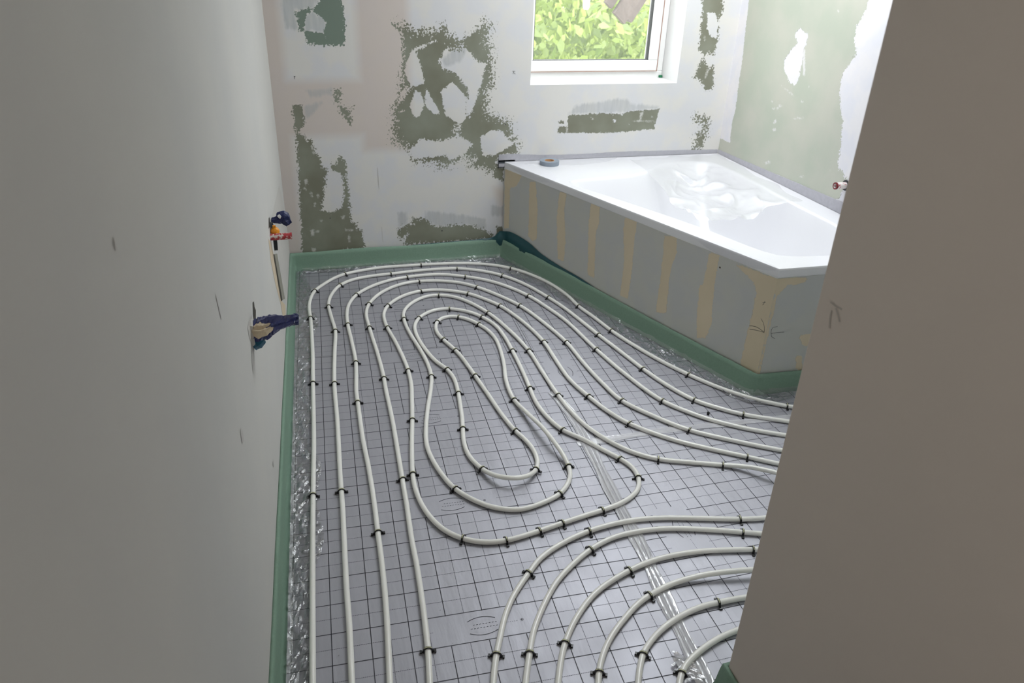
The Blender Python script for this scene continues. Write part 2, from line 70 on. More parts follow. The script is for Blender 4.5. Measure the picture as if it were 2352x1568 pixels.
SCR_BACK = [[[0.0556,0.4914],[0.0716,0.4849],[0.0656,0.4618],[0.0548,0.4652]],[[0.0746,0.4184],[0.0867,0.4166],[0.0914,0.3926],[0.082,0.3943]],[[0.1112,0.4064],[0.1261,0.4027],[0.1134,0.3867]],[[0.0924,0.3656],[0.1,0.3622],[0.0971,0.3413],[0.0906,0.3447]],[[0.0627,0.2211],[0.0778,0.217],[0.0768,0.1847],[0.0617,0.1838]],[[0.2415,0.2095],[0.2846,0.2023],[0.2842,0.1948],[0.2421,0.2]],[[0.2552,0.1771],[0.2641,0.1765],[0.2641,0.132],[0.2564,0.1325]],[[0.1059,0.6352],[0.1242,0.6244],[0.1175,0.611],[0.1059,0.6228]],[[0.0886,0.2088],[0.1087,0.2075],[0.1069,0.1995],[0.0897,0.2007]],[[0.0602,0.1146],[0.0802,0.11],[0.0756,0.0912],[0.0586,0.0957]],[[0.0477,0.448],[0.0602,0.4445],[0.0574,0.4328],[0.0471,0.4363]],[[0.1165,0.2671],[0.1262,0.2665],[0.1243,0.2574],[0.1164,0.2591]],[[0.2244,0.2821],[0.2478,0.2838],[0.2409,0.2675],[0.2264,0.2684]],[[1.6086,0.7694],[1.6243,0.7583],[1.6144,0.7504]],[[1.8999,0.7845],[1.9206,0.7895],[1.908,0.7433],[1.9005,0.7446]],[[1.8533,0.7419],[1.9952,0.7345],[1.9958,0.7301],[1.8538,0.738]],[[1.9724,0.7665],[1.9801,0.7647],[1.9788,0.7553],[1.9724,0.7571]],[[1.4662,0.7245],[1.4749,0.7243],[1.4765,0.6864],[1.4707,0.6866]],[[2.2304,1.1841],[2.2388,1.1816],[2.2386,1.1612],[2.2308,1.1637]],[[2.2751,1.0128],[2.2915,1.0074],[2.2775,0.9622],[2.2708,0.9649]]]
PANEL = [[[0.0063,0.5055],[0.1636,0.507],[0.1182,0.4347],[0.0583,0.4069],[0.0602,0.1769],[0.0126,0.1623]],[[0.2285,0.4872],[0.2805,0.4973],[0.2961,0.4208],[0.3111,0.3523],[0.3143,0.1917],[0.2768,0.167],[0.2404,0.1874],[0.2333,0.3548]],[[0.4774,0.4986],[0.5333,0.5076],[0.5257,0.4134],[0.5497,0.2667],[0.5489,0.1443],[0.4991,0.1396],[0.4684,0.3616]],[[0.7172,0.5069],[0.7808,0.5081],[0.7843,0.4206],[0.7674,0.3647],[0.788,0.1379],[0.7377,0.1376],[0.7129,0.3763],[0.7147,0.4617]],[[0.9562,0.5043],[1.0338,0.5166],[1.0275,0.419],[1.0337,0.2841],[1.0292,0.1169],[0.9751,0.1192],[0.9801,0.2933],[0.9497,0.4487]],[[1.2007,0.4911],[1.2714,0.5133],[1.2855,0.4357],[1.2629,0.3536],[1.2739,0.1462],[1.2121,0.1208],[1.2128,0.3103],[1.2085,0.4098]],[[1.4565,0.4978],[1.5096,0.511],[1.5068,0.4167],[1.5223,0.2283],[1.4572,0.2012],[1.45,0.2986]],[[1.4341,0.3411],[1.5028,0.3668],[1.528,0.2024],[1.5108,0.1226],[1.4637,0.1017],[1.4441,0.2031]],[[1.5852,0.4964],[1.8057,0.5054],[1.7996,0.4149],[1.7961,0.2154],[1.8048,0.0805],[1.7055,0.082],[1.7081,0.2102],[1.7145,0.414],[1.6917,0.4507]]]
PANEL2 = [[[-0.0088,0.5166],[0.1352,0.4982],[0.127,0.4768],[0.0479,0.4711],[0.0175,0.4294],[0.0025,0.4371]],[[0.1569,0.2436],[0.213,0.2443],[0.2348,0.1865],[0.1835,0.1924]],[[0.1648,0.1526],[0.1959,0.1419],[0.2196,0.0457],[0.1807,0.0868]]]
MARKP = [[[1.7577,0.3197],[1.7764,0.301],[1.785,0.27]],[[1.7119,0.2681],[1.7455,0.2771],[1.785,0.27]],[[1.7172,0.2541],[1.7485,0.2635],[1.785,0.27]],[[1.7583,0.3954],[1.7565,0.3817],[1.7519,0.3766]],[[1.7499,0.3855],[1.7636,0.3942]]]
MARKP2 = [[[0.0467,0.2946],[0.0252,0.2903],[0.0225,0.2718],[0.0306,0.2507],[0.0479,0.2407]],[[0.0251,0.2662],[0.0543,0.267],[0.0833,0.2666]]]
MARKR = [[[1.0034,1.0747],[0.9886,1.0738],[0.9719,1.0749]],[[0.9872,1.0701],[0.9783,1.0627],[0.9695,1.0519]],[[0.9947,1.0622],[0.995,1.0518],[0.9897,1.0293]]]
LW = {"valve":[-0.1024,2.875,0.6119],"plug":[-0.1066,2.7747,0.6189],"slotT":[-0.1006,2.9181,0.4945],"slotB":[-0.0944,3.0689,0.2322],"patchT":[-0.1044,2.8262,0.5811],"patchB":[-0.0999,2.9364,0.5002],"wrap":[-0.144,1.8702,0.689],"slitT":[-0.1386,2.0008,0.7139],"slitB":[-0.1402,1.9634,0.6683],"m1":[-0.1417,1.9265,0.2203],"m2":[-0.1616,1.4448,0.6549],"m3":[-0.187,0.8314,1.322],"m4":[-0.1633,1.4047,0.9749],"blue":[-0.0999,2.9362,0.6184]}
LWBAND = [[[2.7558,0.6259],[2.8634,0.507],[3.0877,0.2195],[3.1926,0.0636],[3.2101,0.0108],[3.0722,0.1814],[2.9379,0.3463],[2.7984,0.515]]]
LWPOLY = {"beige":[[2.7302,0.6302],[2.8262,0.5811],[2.9001,0.4889],[2.9918,0.2636],[3.1852,0.1535],[3.1433,0.1265],[2.9857,0.1617],[2.9414,0.2672],[2.8031,0.4147],[2.7218,0.5457]],"pale":[[3.7128,0.5399],[3.8228,0.4525],[4.0201,0.2249],[3.9496,0.1236],[3.5666,0.1164],[3.1852,0.1535],[3.1345,0.4002],[3.1328,0.4976],[3.2305,0.5592]],"pale2":[[3.5313,0.5627],[3.7128,0.5399],[3.2305,0.5592],[3.1029,0.5831],[2.9543,0.6245]],"slot":[[2.8579,0.5198],[3.0609,0.4445],[3.2025,0.1752],[2.9688,0.2741]],"crack":[[2.8579,0.5198],[2.9101,0.4995],[3.0418,0.2426],[2.9633,0.2727]],"crack2":[[2.8632,0.6641],[2.8961,0.6547],[2.8745,0.6259],[2.8028,0.6426]],"slit":[[1.9807,0.7232],[2.0088,0.7129],[2.0056,0.6971],[2.0266,0.6778],[1.9891,0.6609],[1.9535,0.6732],[1.9477,0.6984]],"scar":[[1.817,0.6811],[1.8495,0.6613],[1.821,0.6212],[1.7728,0.6165],[1.7845,0.6481]],"halo":[[1.7963,0.7389],[1.8514,0.7325],[1.923,0.7142],[1.9044,0.6872],[1.8344,0.6719],[1.8016,0.7079]]}
TEAL = [[0.0139,1.3736],[0.3524,1.3794],[0.3343,1.0995],[-0.0155,1.1003]]


# ------------------------------------------------------------------ materials
def s2l(c):
    return tuple((v / 12.92 if v <= 0.04045 else ((v + 0.055) / 1.055) ** 2.4) for v in c)

def rgb(r, g, b):
    return (*s2l((r / 255, g / 255, b / 255)), 1)

class NT:
    def __init__(s, name):
        s.m = bpy.data.materials.new(name); s.m.use_nodes = True
        s.t = s.m.node_tree; s.b = s.t.nodes['Principled BSDF']; s.out = s.t.nodes['Material Output']
    def n(s, kind, **kw):
        nd = s.t.nodes.new(kind)
        for k, v in kw.items():
            if k.startswith('i_'):
                nd.inputs[int(k[2:]) if k[2:].isdigit() else k[2:].replace('_', ' ')].default_value = v
            else:
                setattr(nd, k, v)
        return nd
    def l(s, a, b): s.t.links.new(a, b)
    def coord(s):
        return s.n('ShaderNodeTexCoord').outputs['Object']
    def noise(s, scale, detail=4, rough=.5, vec=None, out='Fac'):
        nd = s.n('ShaderNodeTexNoise'); nd.inputs['Scale'].default_value = scale
        nd.inputs['Detail'].default_value = detail; nd.inputs['Roughness'].default_value = rough
        s.l(vec if vec is not None else s.coord(), nd.inputs['Vector'])
        return nd.outputs[out]
    def math(s, op, a, b=None, c=None, clamp=False):
        nd = s.n('ShaderNodeMath', operation=op, use_clamp=clamp)
        for i, v in enumerate((a, b, c)):
            if v is None: continue
            if isinstance(v, (int, float)): nd.inputs[i].default_value = v
            else: s.l(v, nd.inputs[i])
        return nd.outputs[0]
    def mix(s, fac, a, b):
        nd = s.n('ShaderNodeMix', data_type='RGBA')
        for i, v in ((0, fac), (6, a), (7, b)):
            if isinstance(v, (int, float, tuple)): nd.inputs[i].default_value = v
            else: s.l(v, nd.inputs[i])
        return nd.outputs[2]
    def rng(s, v, a, b, c=0.0, d=1.0):
        nd = s.n('ShaderNodeMapRange'); nd.clamp = True
        s.l(v, nd.inputs[0])
        for i, x in enumerate((a, b, c, d)): nd.inputs[i + 1].default_value = x
        return nd.outputs[0]
    def attr(s, name):
        return s.n('ShaderNodeAttribute', attribute_name=name).outputs['Fac']
    def bump(s, h, dist=.001, strength=1.0):
        nd = s.n('ShaderNodeBump'); nd.inputs['Distance'].default_value = dist
        nd.inputs['Strength'].default_value = strength
        s.l(h, nd.inputs['Height']); s.l(nd.outputs[0], s.b.inputs['Normal'])
    def set(s, **kw):
        for k, v in kw.items():
            k = k.replace('_', ' ')
            if isinstance(v, (int, float, tuple)): s.b.inputs[k].default_value = v
            else: s.l(v, s.b.inputs[k])
        return s

def plain(name, col, rough=.6, bump=0, bscale=60, var=.06, **kw):
    t = NT(name)
    f = t.noise(bscale * .3, 3)
    dark = tuple(c * (1 - var) for c in col[:3]) + (1,); lite = tuple(min(1, c * (1 + var)) for c in col[:3]) + (1,)
    t.set(Base_Color=t.mix(f, dark, lite), Roughness=rough, **kw)
    if bump: t.bump(t.noise(bscale, 5), bump)
    return t.m

FILL_A = rgb(216, 214, 210); FILL_B = rgb(211, 211, 213); FILL_W = rgb(220, 220, 222)

def make_wall_mat(name, green_a, green_b, wob=.010, spk=.11, fillA=FILL_A, fillB=FILL_B, beige=rgb(203, 191, 183), smear=.70):
    """plasterboard partly covered with filler: mask distances come from mesh attributes"""
    t = NT(name)
    co = t.coord()
    n1 = t.noise(38, 5, .62, co); n2 = t.noise(120, 2, .5, co); n3 = t.noise(9, 3, .5, co)
    d = t.attr('green'); sp = t.attr('speckle'); fm = t.attr('film')
    a = t.math('MULTIPLY', t.math('SUBTRACT', n1, .5), wob * 2)
    b = t.math('MULTIPLY', t.math('MULTIPLY', t.math('SUBTRACT', n2, .5), spk * 2), sp)
    dd = t.math('ADD', t.math('ADD', d, a), b)
    g = t.rng(dd, -.0012, .0012)
    # the thin skim: lets the board show through, streaky
    mp = t.n('ShaderNodeMapping'); mp.inputs['Scale'].default_value = (60, 60, 9); t.l(co, mp.inputs[0])
    st = t.noise(1, 4, .6, mp.outputs[0])
    fd = t.math('ADD', t.math('ADD', fm, a), t.math('MULTIPLY', t.math('SUBTRACT', st, .5), .03))
    f = t.math('MULTIPLY', t.rng(fd, -.006, .010), t.rng(st, .2, .75, .35, .72))
    big = t.rng(n3, .42, .60)
    fill = t.mix(big, fillA, fillB)
    # broad paper-tape joints with a warmer tone
    fill = t.mix(t.math('MULTIPLY', t.rng(t.attr('joint'), -.02, .03), .8), fill, beige)
    grn = t.mix(t.rng(t.noise(5, 3, .5, co), .35, .65), green_a, green_b)
    # scattered small smears of filler on the bare board
    ms = t.n('ShaderNodeMapping'); ms.inputs['Scale'].default_value = (34, 34, 17); ms.inputs['Rotation'].default_value = (.3, .5, .2); t.l(co, ms.inputs[0])
    sm = t.rng(t.noise(1, 4, .6, ms.outputs[0]), smear, smear + .015)
    grn = t.mix(t.rng(t.attr('teal'), -.01, .01), grn, rgb(118, 132, 121))
    grn2 = t.mix(t.math('MULTIPLY', sm, .6), grn, fillA)
    skim = t.mix(.55, grn, rgb(196, 200, 208))
    col = t.mix(f, fill, skim)
    col = t.mix(g, col, grn2)
    sd_ = t.math('ADD', t.attr('scrape'), t.math('MULTIPLY', t.math('SUBTRACT', n2, .5), .016))
    col = t.mix(t.math('MULTIPLY', t.rng(sd_, -.004, .004), .72), col, fillA)
    t.set(Base_Color=col, Roughness=.85)
    h = t.math('ADD', t.math('MULTIPLY', t.math('SUBTRACT', 1.0, g), 1.0), t.math('MULTIPLY', t.noise(14, 5, .6, co), .7))
    t.bump(h, .0012, .8)
    return t.m

M = {}
M['wall_back'] = make_wall_mat('back_wall_board', rgb(121, 121, 105), rgb(138, 141, 127))
M['wall_right'] = make_wall_mat('right_wall_board', rgb(176, 182, 168), rgb(186, 187, 175), wob=.012, spk=.08, smear=.75, fillA=rgb(222, 220, 222), fillB=rgb(216, 216, 222))
M['panel'] = make_wall_mat('bath_panel_board', rgb(214, 200, 174), rgb(209, 195, 168), wob=.010, spk=.04, smear=2, fillA=rgb(194, 194, 188), fillB=rgb(191, 192, 190), beige=rgb(150, 150, 145))

def plaster(name, a, b, marks=True):
    t = NT(name); co = t.coord()
    n = t.noise(1.6, 4, .55, co)
    col = t.mix(t.rng(n, .35, .65), a, b)
    t.set(Base_Color=col, Roughness=.88)
    t.bump(t.math('ADD', t.noise(3, 5, .5, co), t.math('MULTIPLY', t.noise(60, 4, .6, co), .15)), .004, .6)
    return t.m
M['plaster_left'] = plaster('smooth_plaster', rgb(205, 203, 198), rgb(199, 198, 195))
M['plaster_right'] = plaster('painted_plaster', rgb(216, 205, 195), rgb(211, 201, 192))
M['white'] = plaster('white_paint', rgb(225, 225, 222), rgb(220, 220, 218))
M['beige'] = plain('beige_filler', rgb(206, 190, 165), .9, .0006, 90)
M['pale'] = plain('pale_board', rgb(196, 193, 188), .9)
M['ink'] = plain('graphite', rgb(70, 70, 72), .7)
M['smudge'] = plain('grey_smudge', rgb(193, 190, 186), .9)
M['pencil'] = plain('faint_pencil', rgb(184, 176, 168), .9)
M['crack'] = plain('dark_crack', rgb(62, 58, 50), .9)
M['window_white'] = plain('window_white', rgb(238, 238, 236), .35, var=.01)
M['reveal'] = plain('reveal_white', rgb(228, 228, 227), .8, var=.02)
M['gasket'] = plain('grey_gasket', rgb(60, 60, 60), .6)
M['lipgreen'] = plain('green_foam_sealant', rgb(40, 120, 80), .8)
t = NT('window_glass'); t.set(Base_Color=(1, 1, 1, 1), Roughness=0.0, Alpha=.08, Specular_IOR_Level=.5); M['glass'] = t.m
M['tub'] = plain('white_acrylic', rgb(228, 228, 231), .25, var=.01, Coat_Weight=.3, Coat_Roughness=.1)
t = NT('milky_pipe'); t.set(Base_Color=t.mix(t.noise(8, 2), rgb(234, 233, 227), rgb(240, 239, 234)), Roughness=.22, Subsurface_Weight=.25, Subsurface_Radius=(.01, .01, .009), Subsurface_Scale=.5); M['pipe'] = t.m
M['black'] = plain('black_nylon', rgb(18, 18, 20), .35)
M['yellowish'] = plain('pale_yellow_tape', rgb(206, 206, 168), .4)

t = NT('green_pe_foam'); co = t.coord()
c_ = t.mix(t.noise(120, 3, .6, co), rgb(116, 144, 126), rgb(130, 158, 140))
t.set(Base_Color=c_, Roughness=.75); t.bump(t.noise(220, 3, .6, co), .0008); M['foam'] = t.m
M['teal'] = plain('dark_teal_film', rgb(10, 66, 72), .45, .002, 30, .25)

t = NT('aluminised_foil'); co = t.coord()
mp = t.n('ShaderNodeMapping'); mp.inputs['Scale'].default_value = (9, 1.5, 1); mp.inputs['Rotation'].default_value = (0, 0, -.04); t.l(co, mp.inputs[0])
h = t.math('ADD', t.noise(2.2, 5, .5, mp.outputs[0]), t.math('MULTIPLY', t.noise(11, 3, .5, co), .25))
t.set(Base_Color=rgb(169, 169, 176), Metallic=.5, Roughness=t.rng(t.noise(6, 3, .5, co), .3, .7, .45, .55))
t.bump(h, .006, .35); M['foil'] = t.m
M['print'] = plain('grey_print', rgb(52, 52, 60), .6)
M['printlight'] = plain('light_grey_print', rgb(62, 62, 70), .6)

def clear_film(name, alpha, tint=(.9, .92, .95, 1), rough=.12, wr=.004, sc=35, gl=.0, fk=1.6):
    t = NT(name); co = t.coord()
    t.t.nodes.remove(t.b)
    tr = t.n('ShaderNodeBsdfTransparent'); gs = t.n('ShaderNodeBsdfGlossy'); df = t.n('ShaderNodeBsdfTranslucent'); dd = t.n('ShaderNodeBsdfDiffuse')
    tr.inputs[0].default_value = (.97, .97, .98, 1)
    gs.inputs['Roughness'].default_value = rough; gs.inputs['Color'].default_value = (1, 1, 1, 1)
    dd.inputs['Color'].default_value = tint
    bp_ = t.n('ShaderNodeBump'); bp_.inputs['Distance'].default_value = wr
    t.l(t.noise(sc, 4, .55, co), bp_.inputs['Height'])
    for s_ in (gs, dd): t.l(bp_.outputs[0], s_.inputs['Normal'])
    m1 = t.n('ShaderNodeMixShader'); m1.inputs[0].default_value = alpha
    t.l(tr.outputs[0], m1.inputs[1]); t.l(dd.outputs[0], m1.inputs[2])
    fr = t.n('ShaderNodeFresnel'); fr.inputs[0].default_value = 1.45; t.l(bp_.outputs[0], fr.inputs['Normal'])
    m2 = t.n('ShaderNodeMixShader'); t.l(t.math('ADD', t.math('MULTIPLY', fr.outputs[0], fk), gl, clamp=True), m2.inputs[0])
    t.l(m1.outputs[0], m2.inputs[1]); t.l(gs.outputs[0], m2.inputs[2])
    t.l(m2.outputs[0], t.out.inputs[0])
    return t.m
M['film'] = clear_film('clear_polythene', .03, wr=.008, sc=30, rough=.05, fk=3.0)
M['drape'] = clear_film('clear_dust_sheet', .10, (.86, .86, .87, 1), .45, .002, 14, 0, .32)
M['tape'] = clear_film('clear_packing_tape', .50, (.86, .86, .90, 1), .15, .0015, 30, .06)
M['crumple'] = clear_film('silver_crumpled_tape', .65, (.66, .68, .74, 1), .18, .008, 45, .25)
M['sealtape'] = plain('grey_fleece_tape', rgb(176, 175, 182), .85, .001, 200, .12)
M['darkbutyl'] = plain('dark_grey_butyl', rgb(58, 64, 70), .5)
M['rollside'] = plain('grey_roll_tape', rgb(140, 150, 162), .6)
M['card'] = plain('brown_card', rgb(190, 152, 114), .8)
M['blue'] = plain('dark_blue_wrap', rgb(46, 52, 104), .28, .004, 45, .5, Coat_Weight=.3)
M['navy'] = plain('navy_wrap', rgb(22, 32, 80), .35, .004, 60, .4)
t = NT('red_plastic_spattered'); co = t.coord()
t.set(Base_Color=t.mix(t.rng(t.noise(70, 4, .6, co), .52, .56), rgb(168, 52, 58), rgb(205, 195, 188)), Roughness=.5); M['red'] = t.m
t = NT('white_label_red_specks'); co = t.coord()
t.set(Base_Color=t.mix(t.rng(t.noise(90, 4, .6, co), .56, .60), rgb(222, 214, 212), rgb(176, 60, 64)), Roughness=.5); M['label'] = t.m
M['reddark'] = plain('dark_red_bore', rgb(110, 14, 22), .5)
M['yellow'] = plain('amber_plastic', rgb(232, 150, 30), .4)
M['blacksoft'] = plain('black_rubber', rgb(34, 36, 40), .6)
M['slot'] = plain('grey_bead', rgb(142, 140, 128), .7)
M['wood'] = None
t = NT('weathered_timber'); co = t.coord()
mp = t.n('ShaderNodeMapping'); mp.inputs['Scale'].default_value = (60, 60, 4); t.l(co, mp.inputs[0])
t.set(Base_Color=t.mix(t.noise(1, 4, .6, mp.outputs[0]), rgb(84, 72, 65), rgb(138, 124, 114)), Roughness=.85); M['wood'] = t.m
M['bark'] = plain('bark', rgb(90, 74, 60), .9)
M['soil'] = plain('meadow_ground', rgb(60, 80, 40), .95, var=.2, bscale=4)
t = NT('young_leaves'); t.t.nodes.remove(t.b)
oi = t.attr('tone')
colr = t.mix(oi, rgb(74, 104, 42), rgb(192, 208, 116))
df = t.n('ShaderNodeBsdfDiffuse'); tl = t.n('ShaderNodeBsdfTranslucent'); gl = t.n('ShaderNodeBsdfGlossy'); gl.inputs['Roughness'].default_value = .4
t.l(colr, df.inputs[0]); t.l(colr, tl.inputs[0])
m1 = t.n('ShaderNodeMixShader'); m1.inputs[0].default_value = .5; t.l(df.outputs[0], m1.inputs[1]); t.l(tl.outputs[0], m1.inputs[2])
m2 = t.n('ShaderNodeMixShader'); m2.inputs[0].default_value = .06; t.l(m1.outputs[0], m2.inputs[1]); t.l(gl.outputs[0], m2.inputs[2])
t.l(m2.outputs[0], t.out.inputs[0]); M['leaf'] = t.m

# ------------------------------------------------------------------ mesh helpers
class MB:
    def __init__(s): s.v = []; s.f = []; s.mi = []; s.sm = []
    def add(s, vs_, fs, mi=0, smooth=False):
        o = len(s.v); s.v += [tuple(p) for p in vs_]
        for f in fs: s.f.append(tuple(i + o for i in f)); s.mi.append(mi); s.sm.append(smooth)
    def box(s, a, b, mi=0, mat=None):
        (x0, y0, z0), (x1, y1, z1) = a, b
        v = [Vector(p) for p in ((x0, y0, z0), (x1, y0, z0), (x1, y1, z0), (x0, y1, z0), (x0, y0, z1), (x1, y0, z1), (x1, y1, z1), (x0, y1, z1))]
        if mat: v = [mat @ p for p in v]
        s.add(v, [(0, 3, 2, 1), (4, 5, 6, 7), (0, 1, 5, 4), (1, 2, 6, 5), (2, 3, 7, 6), (3, 0, 4, 7)], mi)
    def prism(s, poly, z0, z1, mi=0):
        n = len(poly)
        v = [(p[0], p[1], z0) for p in poly] + [(p[0], p[1], z1) for p in poly]
        s.add(v, [tuple(range(n))[::-1], tuple(range(n, 2 * n))] + [(i, (i + 1) % n, (i + 1) % n + n, i + n) for i in range(n)], mi)
    def loft(s, rings, mi=0, smooth=True, caps=(False, False), closed=True):
        n = len(rings[0]); v = [p for r in rings for p in r]; f = []
        for k in range(len(rings) - 1):
            for i in range(n if closed else n - 1):
                j = (i + 1) % n
                f.append((k * n + i, k * n + j, (k + 1) * n + j, (k + 1) * n + i))
        s.add(v, f, mi, smooth)
        if caps[0]: s.add(rings[0], [tuple(range(n))[::-1]], mi)
        if caps[1]: s.add(rings[-1], [tuple(range(n))], mi)
    def tube(s, pts, rad, seg=12, mi=0, caps=(True, True), up=Vector((0, 0, 1))):
        rings = []
        P_ = [Vector(p) for p in pts]
        for i, p in enumerate(P_):
            t_ = (P_[min(i + 1, len(P_) - 1)] - P_[max(i - 1, 0)]).normalized()
            u = up if abs(t_.dot(up)) < .95 else Vector((1, 0, 0))
            a = t_.cross(u).normalized(); b = a.cross(t_)
            r = rad[i] if isinstance(rad, (list, tuple)) else rad
            rings.append([p + a * r * math.cos(2 * math.pi * k / seg) + b * r * math.sin(2 * math.pi * k / seg) for k in range(seg)])
        s.loft(rings, mi, True, caps)
    def build(s, name, mats, parent=None, attrs=None):
        me = bpy.data.meshes.new(name)
        me.from_pydata([tuple(p) for p in s.v], [], s.f)
        for m in (mats if isinstance(mats, (list, tuple)) else [mats]): me.materials.append(m)
        me.polygons.foreach_set('material_index', s.mi)
        me.polygons.foreach_set('use_smooth', s.sm)
        if attrs:
            for k, v in attrs.items():
                a = me.attributes.new(k, 'FLOAT', 'POINT'); a.data.foreach_set('value', np.asarray(v, dtype=np.float32))
        me.update()
        o = bpy.data.objects.new(name, me); C.objects.link(o)
        if parent: o.parent = parent
        return o

def tag(o, label=None, cat=None, group=None, kind=None):
    for k, v in (('label', label), ('category', cat), ('group', group), ('kind', kind)):
        if v: o[k] = v
    return o
def empty(name, loc, rz=0, rot_=None):
    o = bpy.data.objects.new(name, None); C.objects.link(o); o.location = loc
    o.rotation_euler = rot_ or (0, 0, rz); o.empty_display_size = .02
    return o
def catmull(pts, step=.012, closed=False):
    P_ = [Vector(p) for p in pts]; out = []
    n = len(P_)
    for i in range(n if closed else n - 1):
        p0, p1, p2, p3 = (P_[(i + k) % n] for k in (-1, 0, 1, 2)) if closed else (P_[max(i - 1, 0)], P_[i], P_[i + 1], P_[min(i + 2, n - 1)])
        d = (p2 - p1).length; m = max(1, int(d / step))
        # centripetal tangents
        def tj(a, b): return max((b - a).length, 1e-5) ** .5
        t0 = 0; t1 = t0 + tj(p0, p1); t2 = t1 + tj(p1, p2); t3 = t2 + tj(p2, p3)
        for k in range(m):
            t_ = t1 + (t2 - t1) * k / m
            A1 = p0 * ((t1 - t_) / (t1 - t0)) + p1 * ((t_ - t0) / (t1 - t0))
            A2 = p1 * ((t2 - t_) / (t2 - t1)) + p2 * ((t_ - t1) / (t2 - t1))
            A3 = p2 * ((t3 - t_) / (t3 - t2)) + p3 * ((t_ - t2) / (t3 - t2))
            B1 = A1 * ((t2 - t_) / (t2 - t0)) + A2 * ((t_ - t0) / (t2 - t0))
            B2 = A2 * ((t3 - t_) / (t3 - t1)) + A3 * ((t_ - t1) / (t3 - t1))
            out.append(B1 * ((t2 - t_) / (t2 - t1)) + B2 * ((t_ - t1) / (t2 - t1)))
    if not closed: out.append(P_[-1])
    return out
def smooth1(pts, it=4):
    P_ = [Vector(p) for p in pts]
    for _ in range(it):
        P_ = [P_[0]] + [P_[i] * .5 + (P_[i - 1] + P_[i + 1]) * .25 for i in range(1, len(P_) - 1)] + [P_[-1]]
    return P_

# signed distance of points (N,2) to a polygon, positive inside
def sdf(pts, poly):
    P_ = np.asarray(poly, float); n = len(P_)
    d = np.full(len(pts), 1e9); ins = np.zeros(len(pts), bool)
    for i in range(n):
        a = P_[i]; b = P_[(i + 1) % n]; e = b - a
        w = pts - a
        t_ = np.clip((w @ e) / max(e @ e, 1e-12), 0, 1)
        q = w - t_[:, None] * e
        d = np.minimum(d, (q ** 2).sum(1))
        cnd = (a[1] > pts[:, 1]) != (b[1] > pts[:, 1])
        with np.errstate(divide='ignore', invalid='ignore'):
            xx = (b[0] - a[0]) * (pts[:, 1] - a[1]) / (b[1] - a[1]) + a[0]
        ins ^= cnd & (pts[:, 0] < xx)
    d = np.sqrt(d)
    return np.where(ins, d, -d)

def masks(uv, layers, films, joints, teal=(), scrapes=()):
    g = np.full(len(uv), -1.0); sp = np.zeros(len(uv))
    near = np.full(len(uv), 1e9)
    for poly, sign, s_ in layers:
        d = sdf(uv, poly)
        if sign > 0: g = np.maximum(g, d)
        else: g = np.minimum(g, -d)
        ad = np.abs(d); k = ad < near
        sp = np.where(k, s_, sp); near = np.where(k, ad, near)
    f = np.full(len(uv), -1.0)
    for poly in films: f = np.maximum(f, sdf(uv, poly))
    j = np.full(len(uv), -1.0)
    for poly in joints: j = np.maximum(j, sdf(uv, poly))
    tt = np.full(len(uv), -1.0)
    for poly in teal: tt = np.maximum(tt, sdf(uv, poly))
    sc_ = np.full(len(uv), -1.0)
    for poly in scrapes: sc_ = np.maximum(sc_, sdf(uv, poly))
    return {'green': g, 'speckle': sp, 'film': f, 'joint': j, 'teal': tt, 'scrape': sc_}

def grid_wall(name, us, vs_, fn, hole=None, mask=None, mat=None, marks=None, parent=None, extra=None):
    """wall surface on a (u, v) lattice, hole=(u0,u1,v0,v1) left open"""
    b = MB(); nu, nv = len(us), len(vs_)
    uv = np.array([(u, v) for v in vs_ for u in us])
    b.v = [tuple(fn(u, v)) for u, v in uv]
    for j in range(nv - 1):
        for i in range(nu - 1):
            uc = (us[i] + us[i + 1]) / 2; vc = (vs_[j] + vs_[j + 1]) / 2
            if hole and hole[0] < uc < hole[1] and hole[2] < vc < hole[3]: continue
            b.f.append((j * nu + i, j * nu + i + 1, (j + 1) * nu + i + 1, (j + 1) * nu + i)); b.mi.append(0); b.sm.append(False)
    at = masks(uv, *mask) if mask else None
    n0 = len(b.v)
    if extra: extra(b)
    if marks:
        for ribbon in marks: b.add(*ribbon)
    if at:
        at = {k: np.concatenate([v, np.full(len(b.v) - n0, -1.0)]) for k, v in at.items()}
    return b.build(name, mat, parent, at)

def lattice(a, b, step, inc=()):
    s_ = set(np.round(np.arange(a, b, step), 5).tolist()) | {a, b} | set(inc)
    L = sorted(s_); out = [L[0]]
    for x in L[1:]:
        if x - out[-1] > step * .3 or x in inc or x == b: out.append(x)
    return out

def ribbon(pts, fn, w, mi):
    """pencil stroke as a thin band lying on a surface; fn maps (u,v) to a point just in front of the surface"""
    V = []; F = []
    P_ = [Vector((*p, 0)) for p in pts]; P_ = catmull(P_, .006)
    for i, p in enumerate(P_):
        t_ = (P_[min(i + 1, len(P_) - 1)] - P_[max(i - 1, 0)]).normalized(); nrm = Vector((-t_.y, t_.x, 0)) * w / 2
        V += [tuple(fn((p + nrm).x, (p + nrm).y)), tuple(fn((p - nrm).x, (p - nrm).y))]
    for i in range(len(P_) - 1): F.append((2 * i, 2 * i + 1, 2 * i + 3, 2 * i + 2))
    return (V, F, mi)
def blob(c, ru, rv, fn, mi, seed=0, n=18):
    rr = random.Random(seed); V = []
    for k in range(n):
        a = 2 * math.pi * k / n; q = 1 + rr.uniform(-.2, .2)
        V.append(tuple(fn(c[0] + ru * q * math.cos(a), c[1] + rv * q * math.sin(a))))
    return (V, [tuple(range(n))], mi)

YB, XR, XC, YC, HC = 3.97, 2.43, 0.885, 1.035, 2.40
def lx(y): return -0.0575 - (3.96 - y) * 0.0414       # the left wall runs very slightly askew

